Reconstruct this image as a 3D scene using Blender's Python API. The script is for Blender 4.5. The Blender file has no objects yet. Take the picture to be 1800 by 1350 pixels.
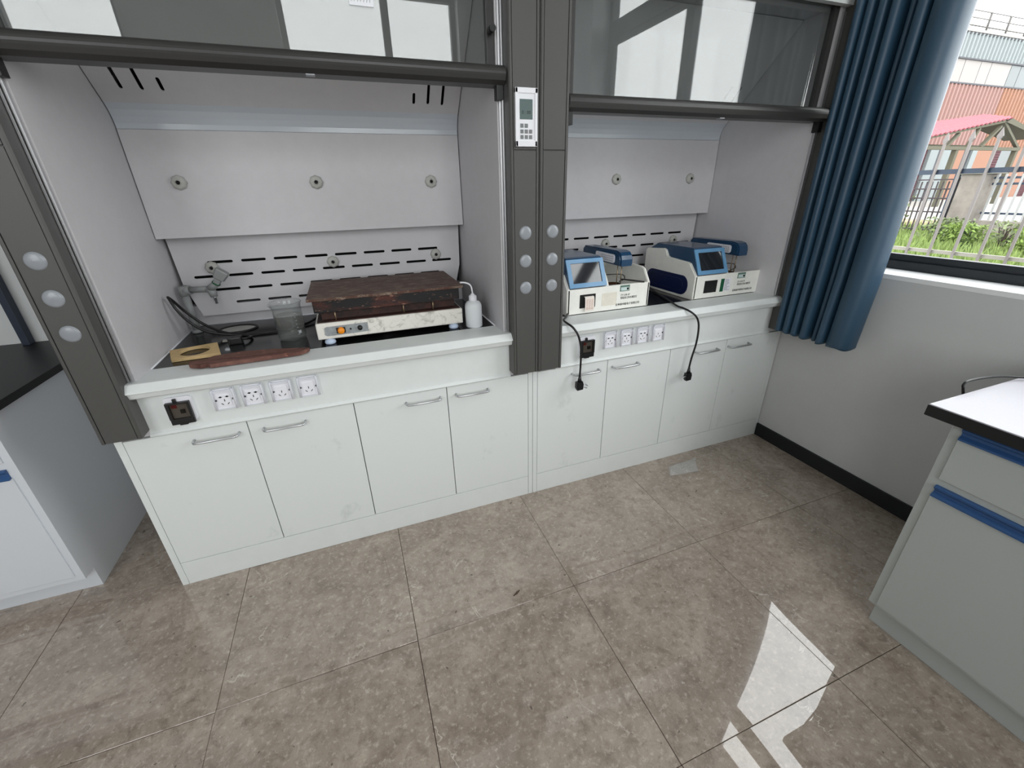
import bpy, bmesh, math, random
from mathutils import Vector, Matrix
random.seed(7)
PI = math.pi
SC = bpy.context.scene
COL = SC.collection

# ------------------------------------------------------------------ camera
cam_d = bpy.data.cameras.new('camera')
cam = bpy.data.objects.new('camera', cam_d)
COL.objects.link(cam)
cam.location = (0.82756, -1.56949, 1.39725)
cam.rotation_mode = 'XYZ'
cam.rotation_euler = (1.13712972, 0.01975166, -0.35982095)
cam_d.sensor_fit = 'HORIZONTAL'
cam_d.sensor_width = 36.0
cam_d.lens = 36.0 * 741.56 / 1800
cam_d.clip_start = 0.02
cam_d.clip_end = 300
SC.camera = cam

# ------------------------------------------------------------------ sky and exposure
SKY = 6.2
world = bpy.data.worlds.new('overcast_sky')
SC.world = world
world.use_nodes = True
wn = world.node_tree
wn.nodes.clear()
wo = wn.nodes.new('ShaderNodeOutputWorld')
wb = wn.nodes.new('ShaderNodeBackground')
wb.inputs['Color'].default_value = (0.985, 0.995, 1.0, 1)
wb.inputs['Strength'].default_value = SKY
wn.links.new(wb.outputs[0], wo.inputs[0])

SC.view_settings.view_transform = 'Standard'
SC.view_settings.look = 'None'
SC.view_settings.exposure = 0.0
SC.view_settings.gamma = 1.0
SC.view_settings.use_curve_mapping = False
SC.cycles.use_denoising = True
SC.cycles.max_bounces = 12
SC.cycles.diffuse_bounces = 7
SC.cycles.glossy_bounces = 5
SC.cycles.transparent_max_bounces = 16
SC.cycles.transmission_bounces = 8
SC.cycles.sample_clamp_indirect = 6.0
SC.cycles.caustics_reflective = False
SC.cycles.caustics_refractive = False


def portal(name, loc, rot, sx, sy):
    l = bpy.data.lights.new(name, 'AREA')
    l.shape = 'RECTANGLE'
    l.size = sx
    l.size_y = sy
    l.cycles.is_portal = True
    o = bpy.data.objects.new(name, l)
    o.location = loc
    o.rotation_euler = rot
    COL.objects.link(o)


# openings of the room: right wall, back wall (two)
WR = (-2.22, -0.02, 1.031, 3.08)            # y0, y1, z0, z1 on the right wall
WB = [(-2.3, -0.61), (0.58, 2.24)]        # x ranges on the rear wall
WBZ = (1.0, 3.15)
YR = -3.6                                 # rear wall
portal('portal_right', (3.24, (WR[0] + WR[1]) / 2, (WR[2] + WR[3]) / 2), (0, PI / 2, 0), WR[3] - WR[2], WR[1] - WR[0])
for i, (a, b) in enumerate(WB):
    portal('portal_rear', ((a + b) / 2, YR - 0.27, sum(WBZ) / 2), (PI / 2, 0, 0), b - a, WBZ[1] - WBZ[0])


# ------------------------------------------------------------------ materials
def rgb(r, g, b):
    def f(c):
        c /= 255.0
        return c / 12.92 if c <= 0.04045 else ((c + 0.055) / 1.055) ** 2.4
    return (f(r), f(g), f(b), 1.0)


def mat(name, col, rough=0.5, metal=0.0, coat=0.0, spec=0.5, noise=0.0, nscale=30, bump=0.0, bscale=200, trans=0.0, ior=1.45, alpha=1.0):
    m = bpy.data.materials.new(name)
    m.use_nodes = True
    nt = m.node_tree
    p = nt.nodes['Principled BSDF']
    p.inputs['Base Color'].default_value = col
    p.inputs['Roughness'].default_value = rough
    p.inputs['Metallic'].default_value = metal
    p.inputs['Coat Weight'].default_value = coat
    p.inputs['Coat Roughness'].default_value = 0.05
    p.inputs['Specular IOR Level'].default_value = spec
    p.inputs['Transmission Weight'].default_value = trans
    p.inputs['IOR'].default_value = ior
    p.inputs['Alpha'].default_value = alpha
    tc = nt.nodes.new('ShaderNodeNewGeometry')
    if noise > 0:
        n = nt.nodes.new('ShaderNodeTexNoise')
        n.inputs['Scale'].default_value = nscale
        n.inputs['Detail'].default_value = 6
        n.inputs['Roughness'].default_value = 0.65
        nt.links.new(tc.outputs['Position'], n.inputs['Vector'])
        r = nt.nodes.new('ShaderNodeMapRange')
        r.inputs['From Min'].default_value = 0.3
        r.inputs['From Max'].default_value = 0.7
        r.inputs['To Min'].default_value = 1 - noise
        r.inputs['To Max'].default_value = 1 + noise * 0.5
        nt.links.new(n.outputs['Fac'], r.inputs['Value'])
        v = nt.nodes.new('ShaderNodeVectorMath')
        v.operation = 'SCALE'
        v.inputs[0].default_value = col[:3]
        nt.links.new(r.outputs[0], v.inputs['Scale'])
        nt.links.new(v.outputs[0], p.inputs['Base Color'])
    if bump > 0:
        n2 = nt.nodes.new('ShaderNodeTexNoise')
        n2.inputs['Scale'].default_value = bscale
        n2.inputs['Detail'].default_value = 3
        nt.links.new(tc.outputs['Position'], n2.inputs['Vector'])
        b = nt.nodes.new('ShaderNodeBump')
        b.inputs['Strength'].default_value = bump
        b.inputs['Distance'].default_value = 0.002
        nt.links.new(n2.outputs['Fac'], b.inputs['Height'])
        nt.links.new(b.outputs[0], p.inputs['Normal'])
    return m


def mix_stain(m, col, scale, lo, hi, detail=8, coord='pos', vec_scale=(1, 1, 1), dist=0.0):
    """lay a second colour over the base colour where a noise is high"""
    nt = m.node_tree
    p = nt.nodes['Principled BSDF']
    g = nt.nodes.new('ShaderNodeNewGeometry')
    mp = nt.nodes.new('ShaderNodeMapping')
    mp.inputs['Scale'].default_value = vec_scale
    nt.links.new(g.outputs['Position'], mp.inputs['Vector'])
    n = nt.nodes.new('ShaderNodeTexNoise')
    n.inputs['Scale'].default_value = scale
    n.inputs['Detail'].default_value = detail
    n.inputs['Roughness'].default_value = 0.7
    n.inputs['Distortion'].default_value = dist
    nt.links.new(mp.outputs[0], n.inputs['Vector'])
    r = nt.nodes.new('ShaderNodeMapRange')
    r.inputs['From Min'].default_value = lo
    r.inputs['From Max'].default_value = hi
    nt.links.new(n.outputs['Fac'], r.inputs['Value'])
    mx = nt.nodes.new('ShaderNodeMix')
    mx.data_type = 'RGBA'
    mx.inputs[7].default_value = col
    src = p.inputs['Base Color']
    if src.links:
        nt.links.new(src.links[0].from_socket, mx.inputs[6])
    else:
        mx.inputs[6].default_value = src.default_value
    nt.links.new(r.outputs[0], mx.inputs[0])
    nt.links.new(mx.outputs[2], p.inputs['Base Color'])
    return m


def thin_glass(name, tint, ior, rough=0.0):
    """a thin pane: fresnel reflection over tinted see-through"""
    m = bpy.data.materials.new(name)
    m.use_nodes = True
    nt = m.node_tree
    nt.nodes.clear()
    o = nt.nodes.new('ShaderNodeOutputMaterial')
    mx = nt.nodes.new('ShaderNodeMixShader')
    t = nt.nodes.new('ShaderNodeBsdfTransparent')
    t.inputs[0].default_value = (*tint, 1)
    g = nt.nodes.new('ShaderNodeBsdfGlossy')
    g.inputs['Roughness'].default_value = rough
    f = nt.nodes.new('ShaderNodeFresnel')
    gm = nt.nodes.new('ShaderNodeNewGeometry')          # same reflectance on the far face of the pane as on the near one
    mr = nt.nodes.new('ShaderNodeMapRange')
    mr.inputs['To Min'].default_value = ior
    mr.inputs['To Max'].default_value = 1.0 / ior
    nt.links.new(gm.outputs['Backfacing'], mr.inputs['Value'])
    nt.links.new(mr.outputs[0], f.inputs['IOR'])
    nt.links.new(f.outputs[0], mx.inputs[0])
    nt.links.new(t.outputs[0], mx.inputs[1])
    nt.links.new(g.outputs[0], mx.inputs[2])
    nt.links.new(mx.outputs[0], o.inputs[0])
    return m


def floor_material():
    m = bpy.data.materials.new('marble_tile')
    m.use_nodes = True
    nt = m.node_tree
    N = nt.nodes.new
    L = nt.links.new
    p = nt.nodes['Principled BSDF']
    g = N('ShaderNodeNewGeometry')
    oi = N('ShaderNodeObjectInfo')
    off = N('ShaderNodeVectorMath'); off.operation = 'SCALE'
    off.inputs[0].default_value = (17, 29, 0)
    L(oi.outputs['Random'], off.inputs['Scale'])
    pos = N('ShaderNodeVectorMath'); pos.operation = 'ADD'
    L(g.outputs['Position'], pos.inputs[0]); L(off.outputs[0], pos.inputs[1])

    def noise(scale, det, dist=0.0, rough=0.6, vec=None):
        n = N('ShaderNodeTexNoise')
        n.inputs['Scale'].default_value = scale
        n.inputs['Detail'].default_value = det
        n.inputs['Distortion'].default_value = dist
        n.inputs['Roughness'].default_value = rough
        L(vec or pos.outputs[0], n.inputs['Vector'])
        return n.outputs['Fac']
    ramp = N('ShaderNodeValToRGB')
    e = ramp.color_ramp.elements
    e[0].position = 0.30; e[0].color = rgb(134, 120, 108)
    e[1].position = 0.72; e[1].color = rgb(184, 170, 157)
    mid = ramp.color_ramp.elements.new(0.5); mid.color = rgb(160, 146, 133)
    L(noise(5.0, 10, 0.7, 0.72), ramp.inputs[0])

    def over(prev, fac, col):
        mx = N('ShaderNodeMix'); mx.data_type = 'RGBA'
        L(fac, mx.inputs[0]); L(prev, mx.inputs[6]); mx.inputs[7].default_value = col
        return mx.outputs[2]

    def rng(src, a, b, t0=0.0, t1=1.0):
        r = N('ShaderNodeMapRange')
        r.inputs['From Min'].default_value = a; r.inputs['From Max'].default_value = b
        r.inputs['To Min'].default_value = t0; r.inputs['To Max'].default_value = t1
        L(src, r.inputs['Value']); return r.outputs[0]

    def mul(a, b):
        r = N('ShaderNodeMath'); r.operation = 'MULTIPLY'
        L(a, r.inputs[0]); L(b, r.inputs[1]); return r.outputs[0]

    def ridge(scale, width, dist, det=3):
        n = noise(scale, det, dist, 0.55)
        s = N('ShaderNodeMath'); s.operation = 'SUBTRACT'; L(n, s.inputs[0]); s.inputs[1].default_value = 0.5
        a = N('ShaderNodeMath'); a.operation = 'ABSOLUTE'; L(s.outputs[0], a.inputs[0])
        return rng(a.outputs[0], width, 0.0)
    c = ramp.outputs[0]
    c = over(c, rng(noise(24, 6, 0.3, 0.7), 0.48, 0.68, 0, 0.75), rgb(120, 106, 95))
    c = over(c, rng(noise(60, 4, 0.0, 0.7), 0.53, 0.68, 0, 0.7), rgb(198, 185, 172))
    veins = mul(ridge(2.4, 0.0045, 0.9, 7), rng(noise(3.1, 3), 0.54, 0.60))
    c = over(c, mul(veins, rng(noise(9, 2), 0.35, 0.6, 0.1, 0.75)), rgb(232, 224, 214))
    veins2 = mul(ridge(5.0, 0.007, 0.8, 6), rng(noise(2.3, 3), 0.57, 0.63))
    c = over(c, mul(veins2, rng(noise(14, 2), 0.4, 0.6, 0.0, 0.6)), rgb(222, 213, 203))
    c = over(c, rng(noise(110, 3, 0.0, 0.7), 0.58, 0.70, 0, 0.45), rgb(112, 98, 88))
    c = over(c, rng(noise(38, 2, 0.0, 0.5), 0.72, 0.75, 0, 0.8), rgb(76, 66, 58))
    L(c, p.inputs['Base Color'])
    p.inputs['Roughness'].default_value = 0.55
    p.inputs['Specular IOR Level'].default_value = 0.3
    p.inputs['Coat Weight'].default_value = 1.0
    p.inputs['Coat Roughness'].default_value = 0.0
    p.inputs['Coat IOR'].default_value = 1.72
    b = N('ShaderNodeBump'); b.inputs['Strength'].default_value = 1.0; b.inputs['Distance'].default_value = 0.007
    L(noise(1.7, 1), b.inputs['Height'])
    L(b.outputs[0], p.inputs['Coat Normal'])
    return m


M = dict(
    tile=floor_material(),
    grout=mat('floor_joint', rgb(66, 57, 50), 0.9),
    wall=mat('wall_paint', rgb(200, 201, 201), 0.75, noise=0.04, nscale=3, bump=0.15, bscale=120),
    ceiling=mat('ceiling_paint', rgb(225, 226, 224), 0.9),
    black=mat('black_baseboard', rgb(22, 24, 27), 0.45),
    white=mat('white_laminate', rgb(224, 228, 227), 0.42, noise=0.03, nscale=14),
    whitestain=mat('white_laminate_door', rgb(224, 228, 227), 0.42),
    carcass=mat('cabinet_carcass', rgb(120, 124, 122), 0.7),  # greyed so its colour gives the door gaps their shade
    liner=mat('hood_liner', rgb(205, 203, 206), 0.5, noise=0.03, nscale=20, bump=0.05, bscale=500),
    strip=mat('blue_liner_film', rgb(200, 206, 214), 0.22, spec=0.7),
    dark=mat('charcoal_metal', rgb(78, 77, 75), 0.42, bump=0.05, bscale=900),
    darker=mat('black_rail', rgb(52, 51, 50), 0.38),
    blackp=mat('black_plastic', rgb(24, 23, 24), 0.4),
    plenum=mat('plenum_shade', rgb(30, 30, 31), 0.8),  # dark colour stands in for the shade behind the baffle slots
    worktop=mat('black_worktop', rgb(20, 20, 22), 0.16, spec=0.35),
    alu=mat('anodised_aluminium', rgb(200, 200, 202), 0.35, 0.85),
    chrome=mat('satin_handle', rgb(205, 207, 210), 0.28, 0.9),
    cap=mat('grey_cap', rgb(142, 146, 152), 0.3, coat=0.25),
    knob=mat('grey_nozzle', rgb(182, 182, 176), 0.5),
    hole=mat('dark_hole', rgb(12, 12, 12), 0.8),
    tapgrey=mat('grey_tap', rgb(140, 142, 142), 0.42),
    sash_glass=thin_glass('sash_glass', (0.78, 0.80, 0.79), 1.80),
    win_glass=thin_glass('window_glass', (0.97, 0.98, 0.98), 1.45),
    frame=mat('window_frame', rgb(36, 40, 44), 0.4),
    sill=mat('sill_marble', rgb(235, 236, 236), 0.35, noise=0.04, nscale=12),
    panelwhite=mat('control_white', rgb(232, 232, 236), 0.35),
    lcd=mat('grey_display', rgb(92, 108, 106), 0.3),
    key=mat('grey_key', rgb(120, 122, 124), 0.5),
    socket=mat('socket_white', rgb(236, 236, 242), 0.3),
    cover=mat('clear_cover', rgb(222, 224, 232), 0.15, coat=0.5),
    screw=mat('screw_grey', rgb(90, 90, 92), 0.4, 0.6),
    red=mat('red_label', rgb(150, 40, 40), 0.5),
    smoke=thin_glass('smoked_cover', (0.72, 0.70, 0.68), 1.4),
    breaker=mat('breaker_grey', rgb(150, 146, 140), 0.5),
    ink=mat('black_print', rgb(30, 30, 32), 0.6),
    frost=mat('white_device', rgb(238, 237, 230), 0.4, noise=0.05, nscale=30),
    blue=mat('blue_device', rgb(28, 64, 96), 0.28, coat=0.3),
    lblue=mat('light_blue_bezel', rgb(96, 146, 186), 0.3, coat=0.3),
    navy=mat('navy_panel', rgb(10, 24, 66), 0.35),
    screen=mat('grey_screen', rgb(38, 40, 44), 0.06, coat=1.0),
    paper=mat('paper', rgb(232, 222, 214), 0.8),
    printp=mat('pink_print', rgb(196, 160, 140), 0.8),
    green=mat('green_label', rgb(16, 84, 52), 0.5),
    teal=mat('teal_sticker', rgb(92, 120, 108), 0.5),
    lteal=mat('pale_sticker', rgb(196, 212, 210), 0.5),
    needle=mat('needle_steel', rgb(150, 130, 105), 0.35, 0.7),
    oil=mat('brown_dish', rgb(70, 45, 25), 0.3),
    orange=mat('orange_knob', rgb(236, 140, 20), 0.35),
    footw=mat('pale_foot', rgb(190, 204, 226), 0.35),
    panelgrey=mat('grey_faceplate', rgb(150, 154, 156), 0.4, noise=0.25, nscale=60),
    glassware=None,
    pe=mat('milky_plastic', rgb(232, 235, 238), 0.35, trans=0.12, ior=1.1),
    woodblock=mat('pale_fibre_board', rgb(205, 176, 128), 0.8, noise=0.12, nscale=50),
    redwood=mat('red_brown_board', rgb(118, 82, 72), 0.75, noise=0.35, nscale=40),
    bench=mat('grey_bench', rgb(176, 181, 179), 0.45),
    benchl=mat('pale_bench', rgb(212, 216, 222), 0.45),
    benchtop=mat('white_benchtop', rgb(186, 184, 192), 0.4, noise=0.04, nscale=200),
    blackedge=mat('black_edge', rgb(20, 20, 22), 0.45),
    bluepull=mat('blue_pull', rgb(48, 84, 132), 0.35),
    navyrack=mat('navy_rack', rgb(34, 44, 60), 0.5),
    bag=None,
)
mix_stain(M['redwood'], rgb(84, 50, 42), 16, 0.45, 0.6, vec_scale=(0.4, 3, 1))
mix_stain(M['redwood'], rgb(170, 112, 90), 40, 0.62, 0.7)
# rusty plate, stained enamel, stained doors
M['rust'] = mat('rusty_plate', rgb(84, 62, 50), 0.55, bump=0.4, bscale=120)
mix_stain(M['rust'], rgb(74, 38, 26), 10, 0.45, 0.58, vec_scale=(1, 2.5, 1))
mix_stain(M['rust'], rgb(136, 120, 104), 34, 0.50, 0.66, vec_scale=(0.7, 3, 1))
M['heater'] = mat('scorched_box', rgb(24, 23, 24), 0.35, bump=0.2, bscale=80)
mix_stain(M['heater'], rgb(92, 46, 34), 6, 0.50, 0.62, vec_scale=(0.5, 1, 2))
mix_stain(M['heater'], rgb(176, 132, 112), 38, 0.58, 0.68, vec_scale=(0.6, 1, 1.4))
M['enamel'] = mat('stained_enamel', rgb(226, 222, 214), 0.45, bump=0.1, bscale=80)
mix_stain(M['enamel'], rgb(138, 132, 122), 18, 0.52, 0.74, dist=1.2)
mix_stain(M['enamel'], rgb(66, 34, 24), 60, 0.66, 0.72)
M['ledge'] = mat('stained_ledge', rgb(62, 34, 26), 0.6, noise=0.3, nscale=40)
mix_stain(M['ledge'], rgb(30, 20, 18), 30, 0.45, 0.6)
mix_stain(M['whitestain'], rgb(176, 182, 180), 5, 0.60, 0.85, vec_scale=(1, 1, 0.7))
mix_stain(M['wall'], rgb(150, 149, 146), 9, 0.70, 0.80, vec_scale=(1, 1, 1))
mix_stain(M['frost'], rgb(205, 198, 182), 20, 0.62, 0.85)
mix_stain(M['worktop'], rgb(70, 70, 72), 8, 0.60, 0.85)


def glassware(name, tint, ior, body):
    m = thin_glass(name, tint, ior, 0.02)
    nt = m.node_tree
    out = [n for n in nt.nodes if n.type == 'OUTPUT_MATERIAL'][0]
    mx = out.inputs[0].links[0].from_node
    d = nt.nodes.new('ShaderNodeBsdfDiffuse')
    d.inputs[0].default_value = body[0]
    m2 = nt.nodes.new('ShaderNodeMixShader')
    m2.inputs[0].default_value = body[1]
    nt.links.new(mx.outputs[0], m2.inputs[1])
    nt.links.new(d.outputs[0], m2.inputs[2])
    nt.links.new(m2.outputs[0], out.inputs[0])
    return m


M['glassware'] = glassware('beaker_glass', (0.95, 0.96, 0.96), 1.45, (rgb(200, 202, 200), 0.05))
M['residue'] = glassware('grey_residue', (0.80, 0.80, 0.78), 1.1, (rgb(150, 150, 146), 0.16))
M['bag'] = glassware('clear_film', (0.97, 0.97, 0.97), 1.5, (rgb(240, 241, 240), 0.2))


def curtain_material():
    m = mat('blue_curtain_cloth', rgb(44, 72, 93), 0.38, bump=0.2, bscale=900, spec=0.55)
    m.node_tree.nodes['Principled BSDF'].inputs['Sheen Weight'].default_value = 0.0
    return m


M['curtain'] = curtain_material()
M['worn'] = mat('worn_sticker', rgb(226, 220, 206), 0.7, noise=0.08, nscale=60)


# ------------------------------------------------------------------ mesh helpers
def B():
    return bmesh.new()


def box(bm, x0, x1, y0, y1, z0, z1, bev=0.0, seg=2):
    vs = [bm.verts.new(p) for p in ((x0, y0, z0), (x1, y0, z0), (x1, y1, z0), (x0, y1, z0), (x0, y0, z1), (x1, y0, z1), (x1, y1, z1), (x0, y1, z1))]
    fs = [bm.faces.new([vs[i] for i in f]) for f in ((3, 2, 1, 0), (4, 5, 6, 7), (0, 1, 5, 4), (1, 2, 6, 5), (2, 3, 7, 6), (3, 0, 4, 7))]
    if bev > 0:
        es = set(e for f in fs for e in f.edges)
        bmesh.ops.bevel(bm, geom=list(es), offset=bev, segments=seg, affect='EDGES', profile=0.7)
    return bm


def prism(bm, pts, axis, a, b, bev=0.0):
    """extrude a polygon. axis 'x': pts are (y,z); 'y': (x,z); 'z': (x,y)"""
    def P(p, t):
        return {'x': (t, p[0], p[1]), 'y': (p[0], t, p[1]), 'z': (p[0], p[1], t)}[axis]
    A = [bm.verts.new(P(p, a)) for p in pts]
    Bv = [bm.verts.new(P(p, b)) for p in pts]
    n = len(pts)
    fs = [bm.faces.new(A), bm.faces.new(Bv[::-1])]
    for i in range(n):
        fs.append(bm.faces.new((A[i], Bv[i], Bv[(i + 1) % n], A[(i + 1) % n])))
    bmesh.ops.recalc_face_normals(bm, faces=fs)
    if bev > 0:
        es = set(fs[0].edges) | set(fs[1].edges)
        bmesh.ops.bevel(bm, geom=list(es), offset=bev, segments=2, affect='EDGES')
    return bm


def frame_for(d):
    d = d.normalized()
    u = d.cross(Vector((0, 0, 1)))
    if u.length < 1e-3:
        u = d.cross(Vector((0, 1, 0)))
    u.normalize()
    return u, d.cross(u).normalized()


def tube(bm, pts, r, seg=10, caps=True):
    pts = [Vector(p) for p in pts]
    rs = r if isinstance(r, (list, tuple)) else [r] * len(pts)
    rings = []
    u = None
    for i, p in enumerate(pts):
        d = (pts[min(i + 1, len(pts) - 1)] - pts[max(i - 1, 0)]).normalized()
        if u is None:
            u, v = frame_for(d)
        else:
            u = (u - d * u.dot(d)).normalized()
            v = d.cross(u)
        rings.append([bm.verts.new(p + rs[i] * (math.cos(2 * PI * k / seg) * u + math.sin(2 * PI * k / seg) * v)) for k in range(seg)])
    fs = []
    for a, b in zip(rings, rings[1:]):
        for k in range(seg):
            f = bm.faces.new((a[k], a[(k + 1) % seg], b[(k + 1) % seg], b[k]))
            f.smooth = True
            fs.append(f)
    if caps:
        fs.append(bm.faces.new(rings[0][::-1]))
        fs.append(bm.faces.new(rings[-1]))
    bmesh.ops.recalc_face_normals(bm, faces=fs)
    return bm


def cyl(bm, c, axis, r, h, seg=20, r2=None):
    c = Vector(c)
    a = {'x': Vector((1, 0, 0)), 'y': Vector((0, 1, 0)), 'z': Vector((0, 0, 1))}[axis]
    return tube(bm, [c, c + a * h], [r, r if r2 is None else r2], seg)


def lathe(bm, prof, c, axis='z', seg=28, close=False):
    """prof: list of (r, h)"""
    c = Vector(c)
    rings = []
    for r, h in prof:
        ring = []
        for k in range(seg):
            t = 2 * PI * k / seg
            a, b = r * math.cos(t), r * math.sin(t)
            o = {'z': (a, b, h), 'y': (a, h, b), 'x': (h, a, b)}[axis]
            ring.append(bm.verts.new(c + Vector(o)))
        rings.append(ring)
    fs = []
    for p, q in zip(rings, rings[1:]):
        for k in range(seg):
            f = bm.faces.new((p[k], p[(k + 1) % seg], q[(k + 1) % seg], q[k]))
            f.smooth = True
            fs.append(f)
    if close:
        fs.append(bm.faces.new(rings[0][::-1]))
        fs.append(bm.faces.new(rings[-1]))
    bmesh.ops.recalc_face_normals(bm, faces=fs)
    return bm


def smooth_path(pts, n=8):
    """catmull-rom"""
    P = [Vector(p) for p in pts]
    P = [2 * P[0] - P[1]] + P + [2 * P[-1] - P[-2]]
    out = []
    for i in range(1, len(P) - 2):
        a, b, c, d = P[i - 1:i + 3]
        for k in range(n):
            t = k / n
            out.append(0.5 * ((2 * b) + (c - a) * t + (2 * a - 5 * b + 4 * c - d) * t * t + (3 * b - a - 3 * c + d) * t ** 3))
    out.append(P[-2])
    return out


def arc(cx, cy, r, a0, a1, n=6):
    return [(cx + r * math.cos(math.radians(a0 + (a1 - a0) * i / n)), cy + r * math.sin(math.radians(a0 + (a1 - a0) * i / n))) for i in range(n + 1)]


def rounded(x0, x1, y0, y1, r, n=5):
    return arc(x0 + r, y0 + r, r, 180, 270, n) + arc(x1 - r, y0 + r, r, 270, 360, n) + arc(x1 - r, y1 - r, r, 0, 90, n) + arc(x0 + r, y1 - r, r, 90, 180, n)


def root_of(o):
    while o.parent:
        o = o.parent
    return o


def obj(name, bm, m, parent=None, mesh=None):
    if mesh is None:
        mesh = bpy.data.meshes.new(name)
        bm.to_mesh(mesh)
        bm.free()
    if m is not None:
        mesh.materials.clear()
        for q in (m if isinstance(m, (list, tuple)) else [m]):
            mesh.materials.append(q)
    o = bpy.data.objects.new(name, mesh)
    COL.objects.link(o)
    if parent is not None:
        mesh.transform(Matrix.Translation(-root_of(parent).location))
        o.parent = parent
    else:
        xs = [v.co for v in mesh.vertices]
        c = Vector(((min(v.x for v in xs) + max(v.x for v in xs)) / 2, (min(v.y for v in xs) + max(v.y for v in xs)) / 2, min(v.z for v in xs)))
        mesh.transform(Matrix.Translation(-c))
        o.location = c
    return o


def thing(name, loc, label, cat, group=None):
    o = bpy.data.objects.new(name, None)
    o.empty_display_size = 0.05
    COL.objects.link(o)
    o.location = loc
    o['label'] = label
    o['category'] = cat
    if group:
        o['group'] = group
    return o


def tag(o, label, cat, group=None, kind=None):
    if label:
        o['label'] = label
        o['category'] = cat
    if group:
        o['group'] = group
    if kind:
        o['kind'] = kind
    return o


def struct(o):
    o['kind'] = 'structure'
    return o


def sbox(name, m, *a, parent=None, bev=0.0):
    o = obj(name, box(B(), *a, bev=bev), m, parent)
    if parent is None:
        struct(o)
    return o


def plate_with_holes(name, m, outline, holes, to3d, thick, parent):
    """flat plate with real cut-outs: 2D filled curve turned into a mesh"""
    cu = bpy.data.curves.new(name, 'CURVE')
    cu.dimensions = '2D'
    cu.fill_mode = 'BOTH'
    cu.extrude = thick / 2
    for poly in [outline] + holes:
        s = cu.splines.new('POLY')
        s.points.add(len(poly) - 1)
        for i, (x, y) in enumerate(poly):
            s.points[i].co = (x, y, 0, 1)
        s.use_cyclic_u = True
    tmp = bpy.data.objects.new('tmp', cu)
    me = bpy.data.meshes.new_from_object(tmp)
    bpy.data.objects.remove(tmp)
    bpy.data.curves.remove(cu)
    for v in me.vertices:
        v.co = to3d(v.co.x, v.co.y, v.co.z)
    me.name = name
    return obj(name, None, m, parent, mesh=me)


def slot(x0, x1, z, r=0.0056):
    return arc(x1 - r, z, r, -90, 90, 5) + arc(x0 + r, z, r, 90, 270, 5)


def text(name, body, size, m, parent, mat4, align='CENTER', squash=1.0):
    cu = bpy.data.curves.new(name, 'FONT')
    cu.body = body
    cu.size = size
    cu.align_x = align
    cu.align_y = 'CENTER'
    cu.extrude = 0.0002
    cu.resolution_u = 2
    tmp = bpy.data.objects.new('tmp', cu)
    me = bpy.data.meshes.new_from_object(tmp)
    bpy.data.objects.remove(tmp)
    bpy.data.curves.remove(cu)
    me.transform(mat4 @ Matrix.Diagonal((squash, 1, 1, 1)))
    me.name = name
    return obj(name, None, m, parent, mesh=me)


def face_front(x, y, z):          # text upright, facing -Y
    return Matrix.Translation((x, y, z)) @ Matrix.Rotation(PI / 2, 4, 'X')


# ================================================================== ROOM
XW = 2.99        # right wall
XL = -2.5        # left wall
YB = 0.85        # wall behind the hoods
ZC = 3.4
floor = sbox('floor', M['grout'], XL, XW, YR, YB, -0.06, -0.0045)
tile_me = None
jx = [0.232 + 0.6 * k for k in range(-5, 6)]
jy = [0.035 - 0.6 * k for k in range(-2, 8)]
rt = random.Random(5)
for x in jx:
    for y in jy:
        x0, x1 = max(x - 0.6, XL), min(x, XW)
        y0, y1 = max(y - 0.6, YR), min(y, YB)
        if x1 - x0 < 0.03 or y1 - y0 < 0.03:
            continue
        g = 0.0008
        bm = box(B(), x0 + g, x1 - g, y0 + g, y1 - g, -0.02, 0.0, bev=0.0008, seg=1)
        o = obj('tile', bm, M['tile'], floor)
        # each tile is laid a hair out of level
        c = Vector(((x0 + x1) / 2, (y0 + y1) / 2, 0)) - floor.location
        tx, ty = rt.uniform(-0.009, 0.009), rt.uniform(-0.009, 0.009)
        R = Matrix.Translation(c) @ Matrix.Rotation(tx * 0.5, 4, 'X') @ Matrix.Rotation(ty * 0.5, 4, 'Y') @ Matrix.Translation(-c)
        o.data.transform(R)

sbox('ceiling', M['ceiling'], XL, XW + 0.24, YR - 0.24, YB + 0.1, ZC, ZC + 0.1)
sbox('wall_left', M['wall'], XL - 0.1, XL, YR, YB, 0, ZC)
sbox('wall_back', M['wall'], XL, XW + 0.24, YB, YB + 0.1, 0, ZC)
# right wall with its opening
bm = B()
box(bm, XW, XW + 0.24, YR, YB, 0, WR[2] - 0.02)
box(bm, XW, XW + 0.24, YR, YB, WR[3], ZC)
box(bm, XW, XW + 0.24, YR, WR[0], WR[2] - 0.02, WR[3])
box(bm, XW, XW + 0.24, WR[1], YB, WR[2] - 0.02, WR[3])
struct(obj('wall_right', bm, M['wall']))
sbox('trim_1', M['sill'], XW - 0.001, XW + 0.235, WR[0] + 0.002, WR[1] - 0.002, WR[2] - 0.02, WR[2], bev=0.002)
# rear wall with two openings
bm = B()
box(bm, XL, XW + 0.24, YR - 0.24, YR, 0, WBZ[0])
box(bm, XL, XW + 0.24, YR - 0.24, YR, WBZ[1], ZC)
edges = [XL] + [v for ab in WB for v in ab] + [XW + 0.24]
for a, b in zip(edges[0::2], edges[1::2]):
    box(bm, a, b, YR - 0.24, YR, WBZ[0], WBZ[1])
struct(obj('wall_front', bm, M['wall']))
sbox('baseboard_right', M['black'], XW - 0.012, XW, YR, -0.001, 0.0, 0.078, bev=0.002)
sbox('baseboard_front', M['black'], XL, XW - 0.012, YR, YR + 0.012, 0.0, 0.078)

# right window: dark frame at x = 3.15, mullion, transom, panes
FX = 3.150


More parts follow.
